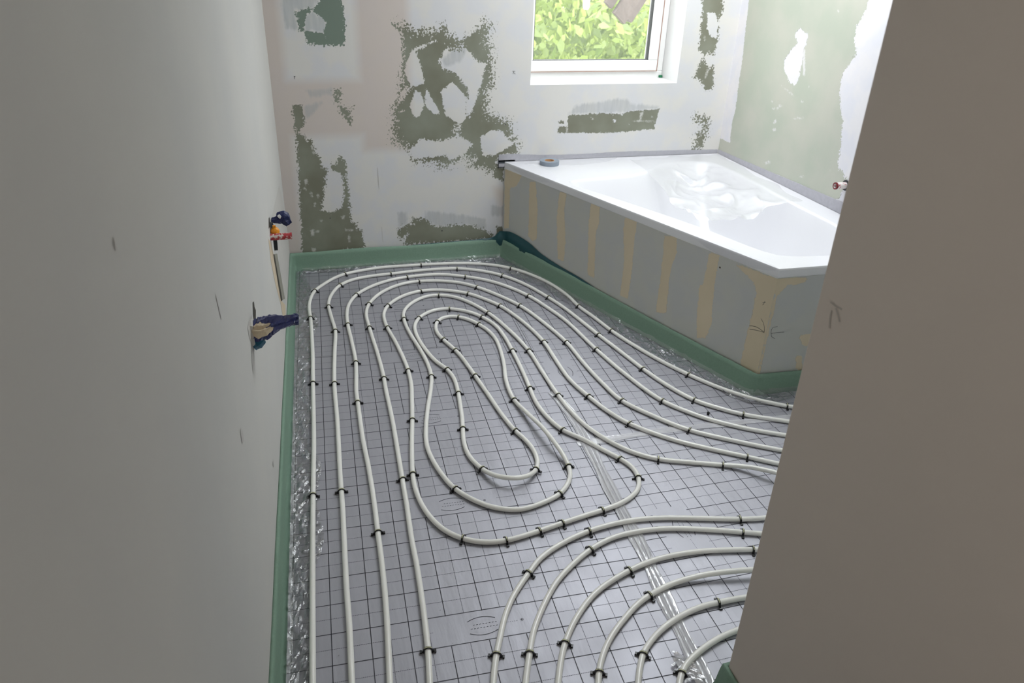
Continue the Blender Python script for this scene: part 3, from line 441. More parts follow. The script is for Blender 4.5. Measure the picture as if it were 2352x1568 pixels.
# ------------------------------------------------------------------ setting: walls, ceiling, subfloor
WX0, WX1, WZ0, WZ1 = 1.25, 2.103, 0.940, 1.90
JO = [[[-.1, .70], [.62, .70], [.62, 1.6], [.48, 1.6], [.48, .98], [.02, .98], [.02, 2.4], [-.1, 2.4]], [[-.1, 0], [.02, 0], [.02, .75], [-.1, .75]], [[.36, .62], [.60, .62], [.60, 1.5], [.36, 1.5]], [[1.06, .40], [1.20, .40], [1.20, .20], [1.12, .2]]]
us = lattice(lx(YB), XR, .009, (WX0, WX1)); vs_ = lattice(0, 1.5, .009, (WZ0,)) + [1.7, WZ1, HC]
fnB = lambda u, v: (u, YB, v)
fB2 = lambda u, v: (u, YB - .0012, v)
def back_extra(b):   # thickness around the opening
    return
mk = [ribbon([(.052, .995), (.060, .995)], fB2, .003, 1), ribbon([(.056, .995), (.055, .983)], fB2, .002, 1),
      ribbon([(1.165, 1.10 - .09), (1.150, 1.10 - .09)], fB2, .0016, 1), ribbon([(1.158, 1.01), (1.153, .998)], fB2, .0016, 1), ribbon([(1.156, 1.004), (1.166, .996)], fB2, .0016, 1),
      blob((.168, .275), .003, .003, fB2, 1), blob((.77, .165), .004, .004, fB2, 1), blob((1.118, .74), .003, .003, fB2, 1),
      ribbon([(.431, .535), (.434, .42)], fB2, .0022, 2), ribbon([(.437, .21), (.440, .12)], fB2, .0022, 2)]
wb_ = grid_wall('wall_back', us, vs_, fnB, (WX0, WX1, WZ0, WZ1), (BACK, BACKFILM, JO, [TEAL], SCR_BACK), [M['wall_back'], M['ink'], M['smudge']], mk)
tag(wb_, 'patchily filled green plasterboard wall with the window', kind='structure')

# solid backing of the back wall so it has thickness, with the window reveal
b = MB()
b.box((lx(YB) - .1, YB + .001, 0), (WX0 - .001, YB + .36, HC)); b.box((WX1 + .001, YB + .001, 0), (XR + .1, YB + .36, HC))
b.box((WX0 - .001, YB + .001, 0), (WX1 + .001, YB + .36, WZ0 - .001)); b.box((WX0 - .001, YB + .001, WZ1 + .001), (WX1 + .001, YB + .36, HC))
o = b.build('trim_1', M['reveal']); tag(o, 'smooth white window reveal in the back wall', kind='structure')

RWm = [(p, -1, s_) for p, s_ in RIGHT]
fnR = lambda u, v: (XR, u, v)
big = [([[1.0, -1], [4.5, -1], [4.5, 3], [1.0, 3]], 1, .1)]
ys = lattice(2.25, YB, .011) ; ys = [YC, 1.6, 2.0] + ys
o = grid_wall('wall_right', ys, lattice(.4, 1.5, .011) + [1.9, HC], fnR, None, (big + RWm, [], [], (), SCR_RIGHT), [M['wall_right']])
tag(o, 'pale green plasterboard wall beside the bath with white filler', kind='structure')
b = MB(); b.box((XR, YC, 0), (XR + .001, YB, .4)); b.box((XR + .002, YC, 0), (XR + .12, YB + .1, HC)); o = b.build('wall_right_core', M['white']); o['kind'] = 'structure'

# left wall
def fnL(u, v): return (lx(u), u, v)
def fL2(u, v): return (lx(u) + .001, u, v)
mk = []
L_ = LW
mk.append(blob(L_['m1'][1:], .012, .009, fL2, 2, 3)); mk.append(blob(L_['m2'][1:], .016, .02, fL2, 2, 4)); mk.append(blob(L_['m3'][1:], .003, .008, fL2, 2, 5)); mk.append(ribbon([(L_['m4'][1], L_['m4'][2] + .03), (L_['m4'][1] + .02, L_['m4'][2] - .03)], fL2, .006, 2))
b = MB()
ysl = [-1.3, -.6, 0, .6, 1.2, 1.8, 2.4, 3.0, 3.5, YB]; zsl = [0, .4, .8, 1.2, 1.6, 2.0, HC]
def lwp(key, mi, d): return ([(lx(y) + d, y, z) for y, z in LWPOLY[key]], [tuple(range(len(LWPOLY[key])))], mi)
o = grid_wall('wall_left', ysl, zsl, fnL, None, None, [M['plaster_left'], M['ink'], M['smudge'], M['beige'], M['pale'], M['slot'], M['crack']], mk +
  [lwp('pale', 4, .0004), lwp('pale2', 4, .0004), lwp('beige', 3, .0006), lwp('slot', 5, .0012), lwp('crack', 6, .0016), lwp('crack2', 6, .0012), lwp('slit', 6, .0008), lwp('scar', 2, .0008), lwp('halo', 4, .0007)])
tag(o, 'smooth grey plastered wall along the near side', kind='structure')
b = MB(); v = [(lx(-1.3) - .12, -1.3), (lx(-1.3) - .003, -1.3), (lx(YB) - .003, YB), (lx(YB) - .12, YB)]
b.prism(v, 0, HC); o = b.build('wall_left_core', M['white']); o['kind'] = 'structure'

# near right wall end (the partition that hides the rest of the room)
fnC = lambda u, v: (XC - .0008, u, v)
b = MB(); b.box((XC, -1.3, 0), (XC + .115, YC, HC))
mk = [ribbon(L, fnC, .004, 1) for L in MARKR]
for q in mk: b.add(*q)
o = b.build('wall_partition', [M['plaster_right'], M['pencil'], M['smudge']]); tag(o, 'plain taupe grey partition end with a pencil arrow', kind='structure')
mod = o.modifiers.new('bevel', 'BEVEL'); mod.width = .003; mod.segments = 2; mod.limit_method = 'ANGLE'
b = MB(); b.box((XC + .115, YC - .12, 0), (XR + .12, YC, HC)); o = b.build('wall_near', M['white']); o['kind'] = 'structure'
b = MB(); b.box((lx(-1.3) - .12, -1.42, 0), (XC + .115, -1.3, HC)); o = b.build('wall_landing', M['white']); o['kind'] = 'structure'
b = MB()   # ceiling with the roof window opening over the bath
def ceil(x0, y0, x1, y1): b.box((x0, y0, HC), (x1, y1, HC + .1))
ceil(-.5, -1.42, XR + .12, 2.32); ceil(-.5, 3.72, XR + .12, YB + .36); ceil(-.5, 2.32, 1.2, 3.72); ceil(2.36, 2.32, XR + .12, 3.72)
o = b.build('ceiling', M['white']); o['kind'] = 'structure'
b = MB(); b.box((-.6, -1.42, -.14), (XR + .12, YB + .36, -.005)); o = b.build('floor', M['pale']); tag(o, 'screed base under the foil insulation', kind='structure')

# ------------------------------------------------------------------ window
def frame(x0, x1, z0, z1, t_, y0, y1):
    b = MB()
    b.box((x0, y0, z0), (x1, y1, z0 + t_)); b.box((x0, y0, z1 - t_), (x1, y1, z1))
    b.box((x0, y0, z0 + t_), (x0 + t_, y1, z1 - t_)); b.box((x1 - t_, y0, z0 + t_), (x1, y1, z1 - t_))
    return b
YF = 4.165
w = empty('window_1', ((WX0 + WX1) / 2, YF, WZ0)); tag(w, 'white framed window above the bath', kind='structure')
def kid(b, name, mat, parent, loc):
    o = b.build(name, mat); o.parent = parent; o.matrix_parent_inverse = Matrix.Translation(loc).inverted(); return o
wl = Vector(w.location)
b = frame(WX0 - .03, WX1, WZ0 - .03, WZ1 + .02, .066, YF, YF + .07)
o = kid(b, 'outer_frame', M['window_white'], w, wl); m_ = o.modifiers.new('b', 'BEVEL'); m_.width = .004; m_.segments = 2
b = frame(WX0 + .01, WX1 - .042, WZ0 + .037, WZ1 - .04, .058, YF - .012, YF + .05)
o = kid(b, 'sash', M['window_white'], w, wl); m_ = o.modifiers.new('b', 'BEVEL'); m_.width = .005; m_.segments = 2
b = frame(WX0 + .066, WX1 - .098, WZ0 + .092, WZ1 - .095, .005, YF - .006, YF + .03)
kid(b, 'gasket', M['gasket'], w, wl)
b = MB(); b.box((WX0 + .06, YF + .015, WZ0 + .09), (WX1 - .095, YF + .019, WZ1 - .09)); kid(b, 'pane', M['glass'], w, wl)
b = MB(); b.box((WX1 - .02, YF - .012, WZ0), (WX1 - .001, YF, WZ0 + .012)); kid(b, 'sealant', M['lipgreen'], w, wl)
b = MB(); b.box((WX0 + .001, YF - .0135, WZ0 + .0355), (WX1 - .040, YF - .008, WZ0 + .0380)); b.box((WX1 - .0425, YF - .0135, WZ0 + .038), (WX1 - .040, YF - .008, WZ1 - .04)); kid(b, 'seal_line', plain('rust_brown_seal', rgb(176, 140, 124), .7), w, wl)

# ------------------------------------------------------------------ foil sheets with printed grid
GA = -0.04175
def g2w(i, j, gx=-0.10995, gy=1.75456, ga=GA):
    return (gx + .1 * (i * math.cos(ga) + j * math.sin(ga)), gy + .1 * (i * math.sin(ga) - j * math.cos(ga)))
def foil(name, i0, i1, j0, j1, oi, oj, frame_, label, logos=(), top=0.0, poly=None, noh=None):
    """one sheet: grid in decimetres, lines at integer + (oi, oj); printed ink lies on top"""
    b = MB()
    f = frame_
    P_ = poly or [(i0, j0), (i1, j0), (i1, j1), (i0, j1)]
    # tessellated slab
    pw = [f(*p) for p in P_]
    b.prism(pw if True else pw, top - .004, top)
    # fix orientation later by recalculating normals
    def inside(i, j):
        c = False; n = len(P_)
        for k in range(n):
            a = P_[k]; d = P_[(k + 1) % n]
            if (a[1] > j) != (d[1] > j) and i < (d[0] - a[0]) * (j - a[1]) / (d[1] - a[1]) + a[0]: c = not c
        if not c: return False
        for r in logos:
            if r[0] < i < r[1] and r[2] < j < r[3]: return False
        return True
    zt = top + .0003
    def seg(p, q, wd, mi):
        a = Vector(f(*p)); c = Vector(f(*q)); t_ = (c - a)
        if t_.length < 1e-6: return
        n = Vector((-t_.y, t_.x)).normalized() * wd / 2
        V = [(a.x + n.x, a.y + n.y, zt), (a.x - n.x, a.y - n.y, zt), (c.x - n.x, c.y - n.y, zt), (c.x + n.x, c.y + n.y, zt)]
        b.add(V, [(0, 1, 2, 3)], mi)
    def run(fixed, lo, hi, vert, dashed):
        st = .045 if dashed else .1
        t_ = lo; cur = None
        while t_ < hi:
            e = min(t_ + st, hi)
            on = inside(*((fixed, (t_ + e) / 2) if vert else ((t_ + e) / 2, fixed)))
            if dashed:
                if on: seg(*(((fixed, t_), (fixed, t_ + .03)) if vert else ((t_, fixed), (t_ + .03, fixed))), .0015, 2)
            else:
                if on and cur is None: cur = t_
                if (not on or e >= hi) and cur is not None:
                    seg(*(((fixed, cur), (fixed, e if on else t_)) if vert else ((cur, fixed), (e if on else t_, fixed))), .0025, 1); cur = None
            t_ = e
    k = math.ceil((i0 - oi) * 2)
    while k / 2 + oi < i1:
        run(k / 2 + oi, j0, j1, True, k % 2 == 1); k += 1
    k = math.ceil((j0 - oj) * 2)
    while k / 2 + oj < j1:
        run(k / 2 + oj, i0, i1, False, k % 2 == 1); k += 1
    # printed emblem in each blank field: two arcs, a line of faint lettering and a small ring mark
    for r in logos:
        sc = 1.0
        rot90 = len(r) > 4
        ci = r[0] + (1.32 if not rot90 else .75) ; cj = (r[2] + r[3]) / 2 + .03
        def T(u, v): return (ci + u, cj + v) if not rot90 else (ci - v, cj + u)
        for sg in (-1, 1):
            pr_ = None
            for a in range(9):
                u = -.38 + .76 * a / 8; v = sg * (.30 - .10 * (u / .38) ** 2) + .0
                q = T(u, v)
                if pr_: seg(pr_, q, .0022, 1)
                pr_ = q
        for row, (u0, u1) in ((-.06, (-.25, .35)), (.06, (-.33, .42))):
            u = u0
            while u < u1: seg(T(u, row), T(u + .05, row - .005), .0016, 1); u += .085
        u = .5
        while u < .95: seg(T(u, .02), T(u + .03, .02), .0012, 2); u += .06
        pr_ = None
        for a in range(11):
            q = T(1.08 + .035 * math.cos(a * .628), .01 + .035 * math.sin(a * .628))
            if pr_: seg(pr_, q, .0012, 1)
            pr_ = q
        seg(T(1.065, -.01), T(1.065, .03), .001, 1); seg(T(1.07, -.01), T(1.09, .03), .001, 1)
    o = b.build(name, [M['foil'], M['print'], M['printlight']])
    tag(o, label, 'insulation', 'silver insulation sheets covering the floor')
    return o
LG = [(3.6, 6.4, k, k + 1) for k in (-12, -7, -2, 3)]
foil('foil_insulation_sheet', -.35, 10.13, -12.08, 20, 0, 0, g2w, 'large silver grid printed sheet under the left loops, nearest the doorway', LG)
foil('foil_insulation_sheet', -.2, 10.13, -22.1, -12.1, .02, -.0, g2w, 'silver grid printed sheet in the far corner below the back wall', [(3.6, 6.4, -17, -16)], 0.0)
wf = lambda i, j: (i * .1, -j * .1)
foil('foil_insulation_sheet', 8.6, 24.2, -21.0, 20, .78 + 0 - 1 + 0, .25 + 0, wf, 'silver grid printed sheet under the outgoing pipes beside the partition', [(9.95, 11.2, -17, -15, 1)], 0.0012, poly=[(9.3, -20.86), (10.9, -20.89), (12.9, -20.93), (16.9, -20.3), (24.2, -19.6), (24.2, -10.4), (8.68, -10.4)])
foil('foil_insulation_sheet', 10.15, 24.5, -22.2, -2.4, -.28, .07, g2w, 'silver grid printed sheet along the foot of the bath panel', [(10.3, 11.5, -10, -8, 1)], 0.0, poly=[(10.15, -22.2), (24.5, -22.2), (24.5, -2.4), (10.15, -3.7)])

# ------------------------------------------------------------------ green edge strip along walls and bath
edge = [(lx(-.9), -.9), (lx(3.96), 3.96), (1.121, 3.958), (1.739, 2.278), (XR - .001, 2.262)]
def offset_path(path, d):
    out = []
    n = len(path)
    for i, p in enumerate(path):
        p = Vector(p); dirs = []
        if i > 0: dirs.append((p - Vector(path[i - 1])).normalized())
        if i < n - 1: dirs.append((Vector(path[i + 1]) - p).normalized())
        ns = [Vector((t_.y, -t_.x)) for t_ in dirs]
        m = sum(ns, Vector((0, 0)))
        m = m / m.length
        out.append(p + m * d / max(.5, m.dot(ns[0])))
    return out
def dense(path, step=.03, round_=0.012):
    out = []
    for i in range(len(path) - 1):
        a = Vector(path[i]); c = Vector(path[i + 1]); n = max(1, int((c - a).length / step))
        for k in range(n): out.append(a + (c - a) * k / n)
    out.append(Vector(path[-1])); return out
def strip(name, path, hgt, label, parent=None, mat=None):
    prof = [(.0, -.004), (.0, 1.0), (.004, 1.02), (.009, 1.0), (.0115, .8), (.015, .35), (.020, .12), (.028, 0.0), (.028, -.004)]
    P_ = dense(path)
    rings = []
    offs = [offset_path([tuple(p) for p in P_], d) for d, z in prof]
    for i in range(len(P_)):
        hh = hgt(P_[i]); wv = .002 * math.sin(P_[i].y * 9 + P_[i].x * 11)
        r = []
        for k, (d, z) in enumerate(prof):
            q = offs[k][i]; r.append((q.x, q.y, z * hh + (wv * 1.2 if z > .9 else 0) if z > 0 else z * 1.0 if z < 0 else 0.0))
        rings.append(r)
    b = MB(); b.loft(rings, 0, True, (True, True))
    o = b.build(name, M['foam']); tag(o, label, 'edge strip'); return o
foam = strip('edge_insulation_strip', edge, lambda p: .097 - .014 * max(0, min(1, (3.9 - p.y) / 1.6)) * (1 if p.x > .9 else 0),
             'long green foam strip standing along the walls and around the bath foot')
strip('edge_insulation_strip', [(XR - .001, YC + .001), (XC - .001, YC + .001), (XC - .001, -.9)], lambda p: .10, 'green foam strip wrapped around the foot of the partition end')
# dark teal backing film rising behind the strip at the bath corner
b = MB()
pts = [(.60, 3.962, .098), (.80, 3.961, .103), (.98, 3.960, .107), (1.07, 3.957, .118), (1.10, 3.953, .150), (1.128, 3.945, .148), (1.145, 3.898, .162), (1.19, 3.775, .160), (1.215, 3.707, .150), (1.245, 3.628, .128), (1.30, 3.478, .112), (1.355, 3.33, .105), (1.40, 3.205, .092)]
pts = catmull(pts, .02)
dirn = [Vector((0, -1, 0)) if p.x < 1.118 else Vector((-.937, -.345, 0)) for p in pts]
rr = random.Random(3)
rings = []
for p, d in zip(pts, dirn):
    wv = .004 * math.sin(p.x * 70) + rr.uniform(-.001, .001)
    q = Vector(p) + d * .002
    rings.append([(q.x, q.y, .02), (q.x + d.x * (.006 + wv), q.y + d.y * (.006 + wv), .085), (q.x + d.x * (.004), q.y + d.y * .004, p.z), (q.x - d.x * .001, q.y - d.y * .001, p.z - .002), (q.x - d.x * .001, q.y - d.y * .001, .02)])
b.loft(rings, 0, True, (True, True))
o = b.build('backing_film', M['teal'], foam); o['label'] = 'dark teal backing film curling up behind the strip'
# clear skirt of the strip lying over the foil
def skirt(path, w0, w1, seed, lift=.0):
    b = MB(); P_ = dense(path, .012); rr = random.Random(seed)
    inn = offset_path([tuple(p) for p in P_], .02)
    nc = 12; rings = []
    ph = [rr.uniform(0, 6) for _ in range(12)]
    for i, p in enumerate(P_):
        t_ = i * .012
        wdt = w0 + (w1 - w0) * (.5 + .3 * math.sin(t_ * 5 + ph[0]) + .2 * math.sin(t_ * 17 + ph[1]))
        dirv = (Vector(inn[i]) - Vector(p)).normalized()
        r = []
        for k in range(nc):
            s_ = k / (nc - 1)
            wr = .0020 * (math.sin(t_ * 31 + s_ * 9 + ph[2]) + math.sin(t_ * 57 - s_ * 14 + ph[3]) + .7 * math.sin(t_ * 93 + s_ * 25 + ph[4])) + rr.uniform(-.0036, .0036)
            d = .013 + s_ * wdt
            d += .016
            z = (.014 * max(0, 1 - s_ * 8) ** 1.3) + .0035 + max(0, wr) * (1 + s_)
            r.append((p.x + dirv.x * d, p.y + dirv.y * d, z))
        rings.append(r)
    b.loft(rings, 0, False, (False, False), closed=False)
    return b
b = skirt([(lx(-.3), -.3), (lx(3.93), 3.93)], .045, .105, 11)
b2 = skirt([(0.0, 3.958), (1.10, 3.958)], .03, .075, 12); b.add(b2.v, b2.f, 0, False)
b2 = skirt([(1.15, 3.88), (1.735, 2.29), (2.2, 2.272)], .05, .12, 13); b.add(b2.v, b2.f, 0, False)
o = b.build('clear_skirt', M['film'], foam); o['label'] = 'crinkled clear plastic skirt lying on the foil'

# ------------------------------------------------------------------ clear tape over the seams
def tape_mesh(path, wd, seed, amp=.0012, nc=15, z0=.0015):
    b = MB(); rr = random.Random(seed); P_ = dense(path, .008); rings = []
    L = offset_path([tuple(p) for p in P_], 1.0)
    for i, p in enumerate(P_):
        n = (Vector(L[i]) - p).normalized(); ww = wd * (1 + .12 * math.sin(i * .21 + seed) + rr.uniform(-.03, .03))
        rings.append([(p.x + n.x * ww * (k / (nc - 1) - .5), p.y + n.y * ww * (k / (nc - 1) - .5), z0 + rr.uniform(0, amp * .35) + abs(math.sin(k * 1.9 + .35 * math.sin(i * .05))) * amp * 1.5) for k in range(nc)])
    b.loft(rings, 0, False, closed=False); return b
o = tape_mesh([(.925, 2.46), (.945, 2.30), (.935, 2.05), (.918, 1.84), (.905, 1.56), (.88, 1.30), (.865, 1.10), (.85, .95)], .045, 4).build('packing_tape', M['tape']); tag(o, 'long clear tape sealing the lengthwise foil joint under the pipes', 'tape')
o = tape_mesh([(.90, 2.10), (1.0, 2.10), (1.25, 2.105), (1.55, 2.09), (1.95, 2.06)], .035, 5, .0008, 5).build('packing_tape', M['tape']); tag(o, 'thin clear tape on the crosswise joint below the bath panel foot', 'tape')
b = MB(); rr = random.Random(9); n = 16
for i in range(n + 1):
    for j in range(n + 1):
        b.v.append((.80 + .20 * i / n - .02 * (j / n), 1.03 + .14 * j / n + .02 * math.sin(i * .7), .003 + rr.random() * .009))
for i in range(n):
    for j in range(n):
        if math.hypot(i / n - .5, j / n - .5) < .46 + rr.uniform(-.05, .05) and XC - .03 > b.v[i * (n + 1) + j][0]:
            b.f.append((i * (n + 1) + j, (i + 1) * (n + 1) + j, (i + 1) * (n + 1) + j + 1, i * (n + 1) + j + 1)); b.mi.append(0); b.sm.append(False)
for f_ in [0]:
    pass
o = b.build('foil_patch', M['crumple']); tag(o, 'crumpled shiny silver patch beside the partition foot', 'tape')

# ------------------------------------------------------------------ heating pipes and clips
PD = {'outermost': 'outermost', 'second': 'second outermost', 'third': 'third', 'fourth': 'fourth', 'inner': 'innermost'}
names = {
 'outermost': ('outermost white heating pipe, running beside the wall strips and bath foot', 'the outermost pipe'),
 'second': ('white heating pipe just inside the outermost one', 'the pipe just inside the outermost'),
 'third': ('white heating pipe, third counted from the wall strip', 'the third pipe from the wall strip'),
 'fourth': ('white heating pipe, fourth counted from the wall strip, next to the snaking loops', 'the fourth pipe from the wall strip'),
 'inner': ('long white heating pipe snaking back and forth in the middle of the floor', 'the snaking middle pipe'),
 'bend1': ('white heating pipe bend nearest the snaking loops, outermost of six bends', 'the outermost of the six near bends'),
 'bend2': ('white heating pipe, second outermost of the six bends by the partition', 'the second outermost near bend'),
 'bend3': ('white heating pipe, third outermost of the six bends by the partition', 'the third outermost near bend'),
 'bend4': ('white heating pipe, third from the inside of the six bends by the partition', 'the third near bend from the inside'),
 'bend5': ('white heating pipe, second smallest of the six bends by the partition', 'the second smallest near bend'),
 'bend6': ('white heating pipe, tightest and smallest of the six bends by the partition', 'the smallest near bend'),
}
def clip_meshes(tall):
    # arch over the pipe, X across, Y along the pipe
    w = .0030
    R0, R1 = .0088, .0116
    zc = .0088
    prof = []
    outer = [(-.0112, .001)] + [(-R1 * math.cos(a), zc + R1 * math.sin(a)) for a in [math.pi * k / 12 for k in range(13)]] + [(.0112, .001)]
    inner = [(-R0, .001)] + [(-R0 * math.cos(a), zc + R0 * math.sin(a)) for a in [math.pi * k / 12 for k in range(13)]] + [(R0, .001)]
    b = MB(); n = len(outer)
    for y in (-w, w):
        b.v += [(p[0], y, p[1]) for p in outer] + [(p[0], y, p[1]) for p in inner]
    for i in range(n - 1):
        o_ = i; o2 = i + 1; i_ = n + i; i2 = n + i + 1; N = 2 * n
        for f in ((o_, o2, i2, i_), (o_ + N, i_ + N, i2 + N, o2 + N), (o_, o_ + N, o2 + N, o2), (i_, i2, i2 + N, i_ + N)):
            b.f.append(f); b.mi.append(0); b.sm.append(False)
    w0 = w; w = .0011
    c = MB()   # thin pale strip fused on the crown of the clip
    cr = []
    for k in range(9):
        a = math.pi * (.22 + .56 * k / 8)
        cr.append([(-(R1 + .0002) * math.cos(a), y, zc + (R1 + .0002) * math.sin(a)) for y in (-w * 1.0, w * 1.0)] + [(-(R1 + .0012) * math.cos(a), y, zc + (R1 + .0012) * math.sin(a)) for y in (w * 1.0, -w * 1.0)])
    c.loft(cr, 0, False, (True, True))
    w = w0
    d = MB()   # barbed foot on the +X side, partly pushed into the board
    for z0, z1, x1 in ((.0005, .0040, .0190), (.0040, .0070, .0165), (.0070, .0095, .0140)):
        V = [(.0100, -w * 1.1, z0), (x1, -w * .6, z0 + .001), (x1, w * .6, z0 + .001), (.0100, w * 1.1, z0), (.0100, -w * 1.1, z1), (x1 - .001, -w * .6, z1 + .0012), (x1 - .001, w * .6, z1 + .0012), (.0100, w * 1.1, z1)]
        d.add(V, [(0, 3, 2, 1), (4, 5, 6, 7), (0, 1, 5, 4), (1, 2, 6, 5), (2, 3, 7, 6), (3, 0, 4, 7)])
    d.box((.0160, -.0042, .0008), (.0212, .0042, .0055))
    return b, c, d
ab, cb, db = clip_meshes(False)
proto = empty('pipe_clip', (0, 0, 0))
arch = ab.build('arch', M['black'], proto); crown = cb.build('crown_strip', M['yellowish'], proto); crown['label'] = 'pale yellow strip'
foot1 = db.build('barbed_foot', M['black'], proto)
foot2 = foot1.copy(); foot2.parent = proto; foot2.rotation_euler = (0, 0, math.pi); C.objects.link(foot2)
first = True
ordw = ['first', 'second', 'third', 'fourth', 'fifth', 'sixth', 'seventh', 'eighth', 'ninth', 'tenth', 'eleventh', 'twelfth', 'thirteenth', 'fourteenth', 'fifteenth', 'sixteenth', 'seventeenth', 'eighteenth', 'nineteenth', 'twentieth']
def ordn(k):
    if k < 20: return ordw[k]
    tens = {2: 'twenty', 3: 'thirty', 4: 'forty', 5: 'fifty'}; T = (k + 1) // 10; u = (k + 1) % 10
    return (tens[T] + '-' + ordw[u - 1]) if u else tens[T].replace('ty', 'tieth')
for key, pts in PIPES.items():
    path = smooth1(catmull(pts, .012), 3)
    b = MB(); b.tube(path, .0083, 12)
    o = b.build('heating_pipe', M['pipe']); tag(o, names[key][0], 'pipe', 'white underfloor heating pipes')
    idx = []
    for c in CLIPS[key]:
        k = min(range(len(path)), key=lambda i: (path[i].x - c[0]) ** 2 + (path[i].y - c[1]) ** 2)
        idx.append(k)
    idx.sort(reverse=(key == 'inner' and False))
    for q, k in enumerate(idx):
        p = path[k]; t_ = path[min(k + 1, len(path) - 1)] - path[max(k - 1, 0)]
        ang = math.atan2(t_.y, t_.x) - math.pi / 2
        if first:
            r = proto; first = False; kids = list(proto.children)
        else:
            r = proto.copy(); C.objects.link(r)
            for ch in kids:
                n_ = ch.copy(); C.objects.link(n_); n_.parent = r
        rj = random.Random(q * 17 + len(key))
        r.location = (p.x, p.y, max(0.0, p.z - .0088)); r.rotation_euler = (rj.uniform(-.12, .12), rj.uniform(-.05, .05), ang + rj.uniform(-.12, .12))
        start = 'from the doorway' if key != 'inner' else 'from its end beside the fourth pipe'
        lab = 'black clip on %s, %s %s' % (names[key][1], ordn(q), start)
        tag(r, lab, 'clip', 'black clips pinning down the heating pipes')
r = empty('pipe_clip', (LOOSE[0], LOOSE[1], 0), .8)
a_ = arch.copy(); C.objects.link(a_); a_.parent = r; a_.scale = (.35, 1.4, .7)
f_ = foot1.copy(); C.objects.link(f_); f_.parent = r; f_.location = (-.012, 0, 0)
tag(r, 'lone black clip holding no pipe, stuck in the foil near the bath corner', 'clip')

# ------------------------------------------------------------------ bath panel, bathtub
PA = Vector((1.12, 3.965, 0)); PB = Vector((1.743, 2.285, 0)); pd = (PB - PA).normalized(); pn = Vector((pd.y, -pd.x, 0))
if pn.x > 0: pn = -pn
PLN = (PB - PA).length
pr_root = empty('bath_panel', (1.743, 2.285, 0)); tag(pr_root, 'grey board bath panel with beige vertical adhesive stripes under the white bath', 'panel')
pl = Vector(pr_root.location)
fP = lambda u, v: tuple(PA + pd * u + Vector((0, 0, v)))
fP2 = lambda u, v: tuple(PA + pd * u + pn * .0012 + Vector((0, 0, v)))
bev = lambda L: [(p, 1, .15) for p in L]
def back_board(b):
    q = [PA + pn * -.002, PB + pn * -.002, PB + pn * -.02 + Vector((.01, .02, 0)), PA + pn * -.02]
    b.prism([(p.x, p.y) for p in q], 0, .503)
o = grid_wall('long_board', lattice(0, PLN, .01), lattice(0, .503, .01), fP, None, (bev(PANEL), [], []), [M['panel'], M['ink'], M['crack']], [ribbon(L, fP2, .0016, 1) for L in MARKP] + [blob((PLN - .27, .455), .004, .004, fP2, 2)], extra=back_board)
o.parent = pr_root; o.matrix_parent_inverse = Matrix.Translation(pl).inverted()
fQ = lambda u, v: (1.743 + u, 2.285 - u * .02, v); fQ2 = lambda u, v: (1.743 + u, 2.284 - u * .02, v)
def back_board2(b): b.prism([(1.745, 2.287), (XR - .001, 2.273), (XR - .001, 2.293), (1.745, 2.307)], 0, .503)
o = grid_wall('end_board', lattice(0, XR - 1.743, .01), lattice(0, .503, .01), fQ, None, (bev(PANEL2) + [([[0, 0], [.012, 0], [.015, .5], [0, .5]], 1, .1)], [], []), [M['panel'], M['ink']], [ribbon(L, fQ2, .0016, 1) for L in MARKP2], extra=back_board2)
o.parent = pr_root; o.matrix_parent_inverse = Matrix.Translation(pl).inverted()

tub = empty('bathtub', (1.9, 3.1, 0)); tag(tub, 'white corner bathtub with a long slanted front edge below the window', 'bathtub')
tl_ = Vector(tub.location)
outer = [(1.118, 3.968), (1.748, 2.291), (XR - .002, 2.275), (XR - .002, 3.968)]
inner = [(1.338, 3.535), (1.44, 3.30), (1.56, 3.05), (1.69, 2.76), (1.775, 2.52), (1.83, 2.425), (1.95, 2.39), (2.15, 2.39), (2.27, 2.45), (2.305, 2.62), (2.305, 3.0), (2.305, 3.60), (2.27, 3.76), (2.16, 3.81), (1.98, 3.79), (1.84, 3.66), (1.70, 3.60), (1.50, 3.575)]
N = 96
inr = catmull([(*p, 0) for p in inner], .02, closed=True)
# resample by angle around a centre so every ring matches
cc = Vector((1.92, 3.1, 0))
def by_angle(poly, n=N):
    out = []
    m = len(poly)
    for k in range(n):
        a = 2 * math.pi * k / n - math.pi; d = Vector((math.cos(a), math.sin(a), 0)); best = 0
        for i in range(m):
            p = poly[i] - cc; q = poly[(i + 1) % m] - cc; e = q - p
            den = d.x * e.y - d.y * e.x
            if abs(den) < 1e-12: continue
            t_ = (p.x * e.y - p.y * e.x) / den; u = (p.x * d.y - p.y * d.x) / den
            if t_ > 0 and -1e-9 <= u <= 1 + 1e-9: best = max(best, t_)
        out.append(cc + d * best)
    return out
angs = sorted([math.atan2(p[1] - cc.y, p[0] - cc.x) for p in outer])
ro = by_angle([Vector((*p, 0)) for p in outer]); ri = by_angle(inr)
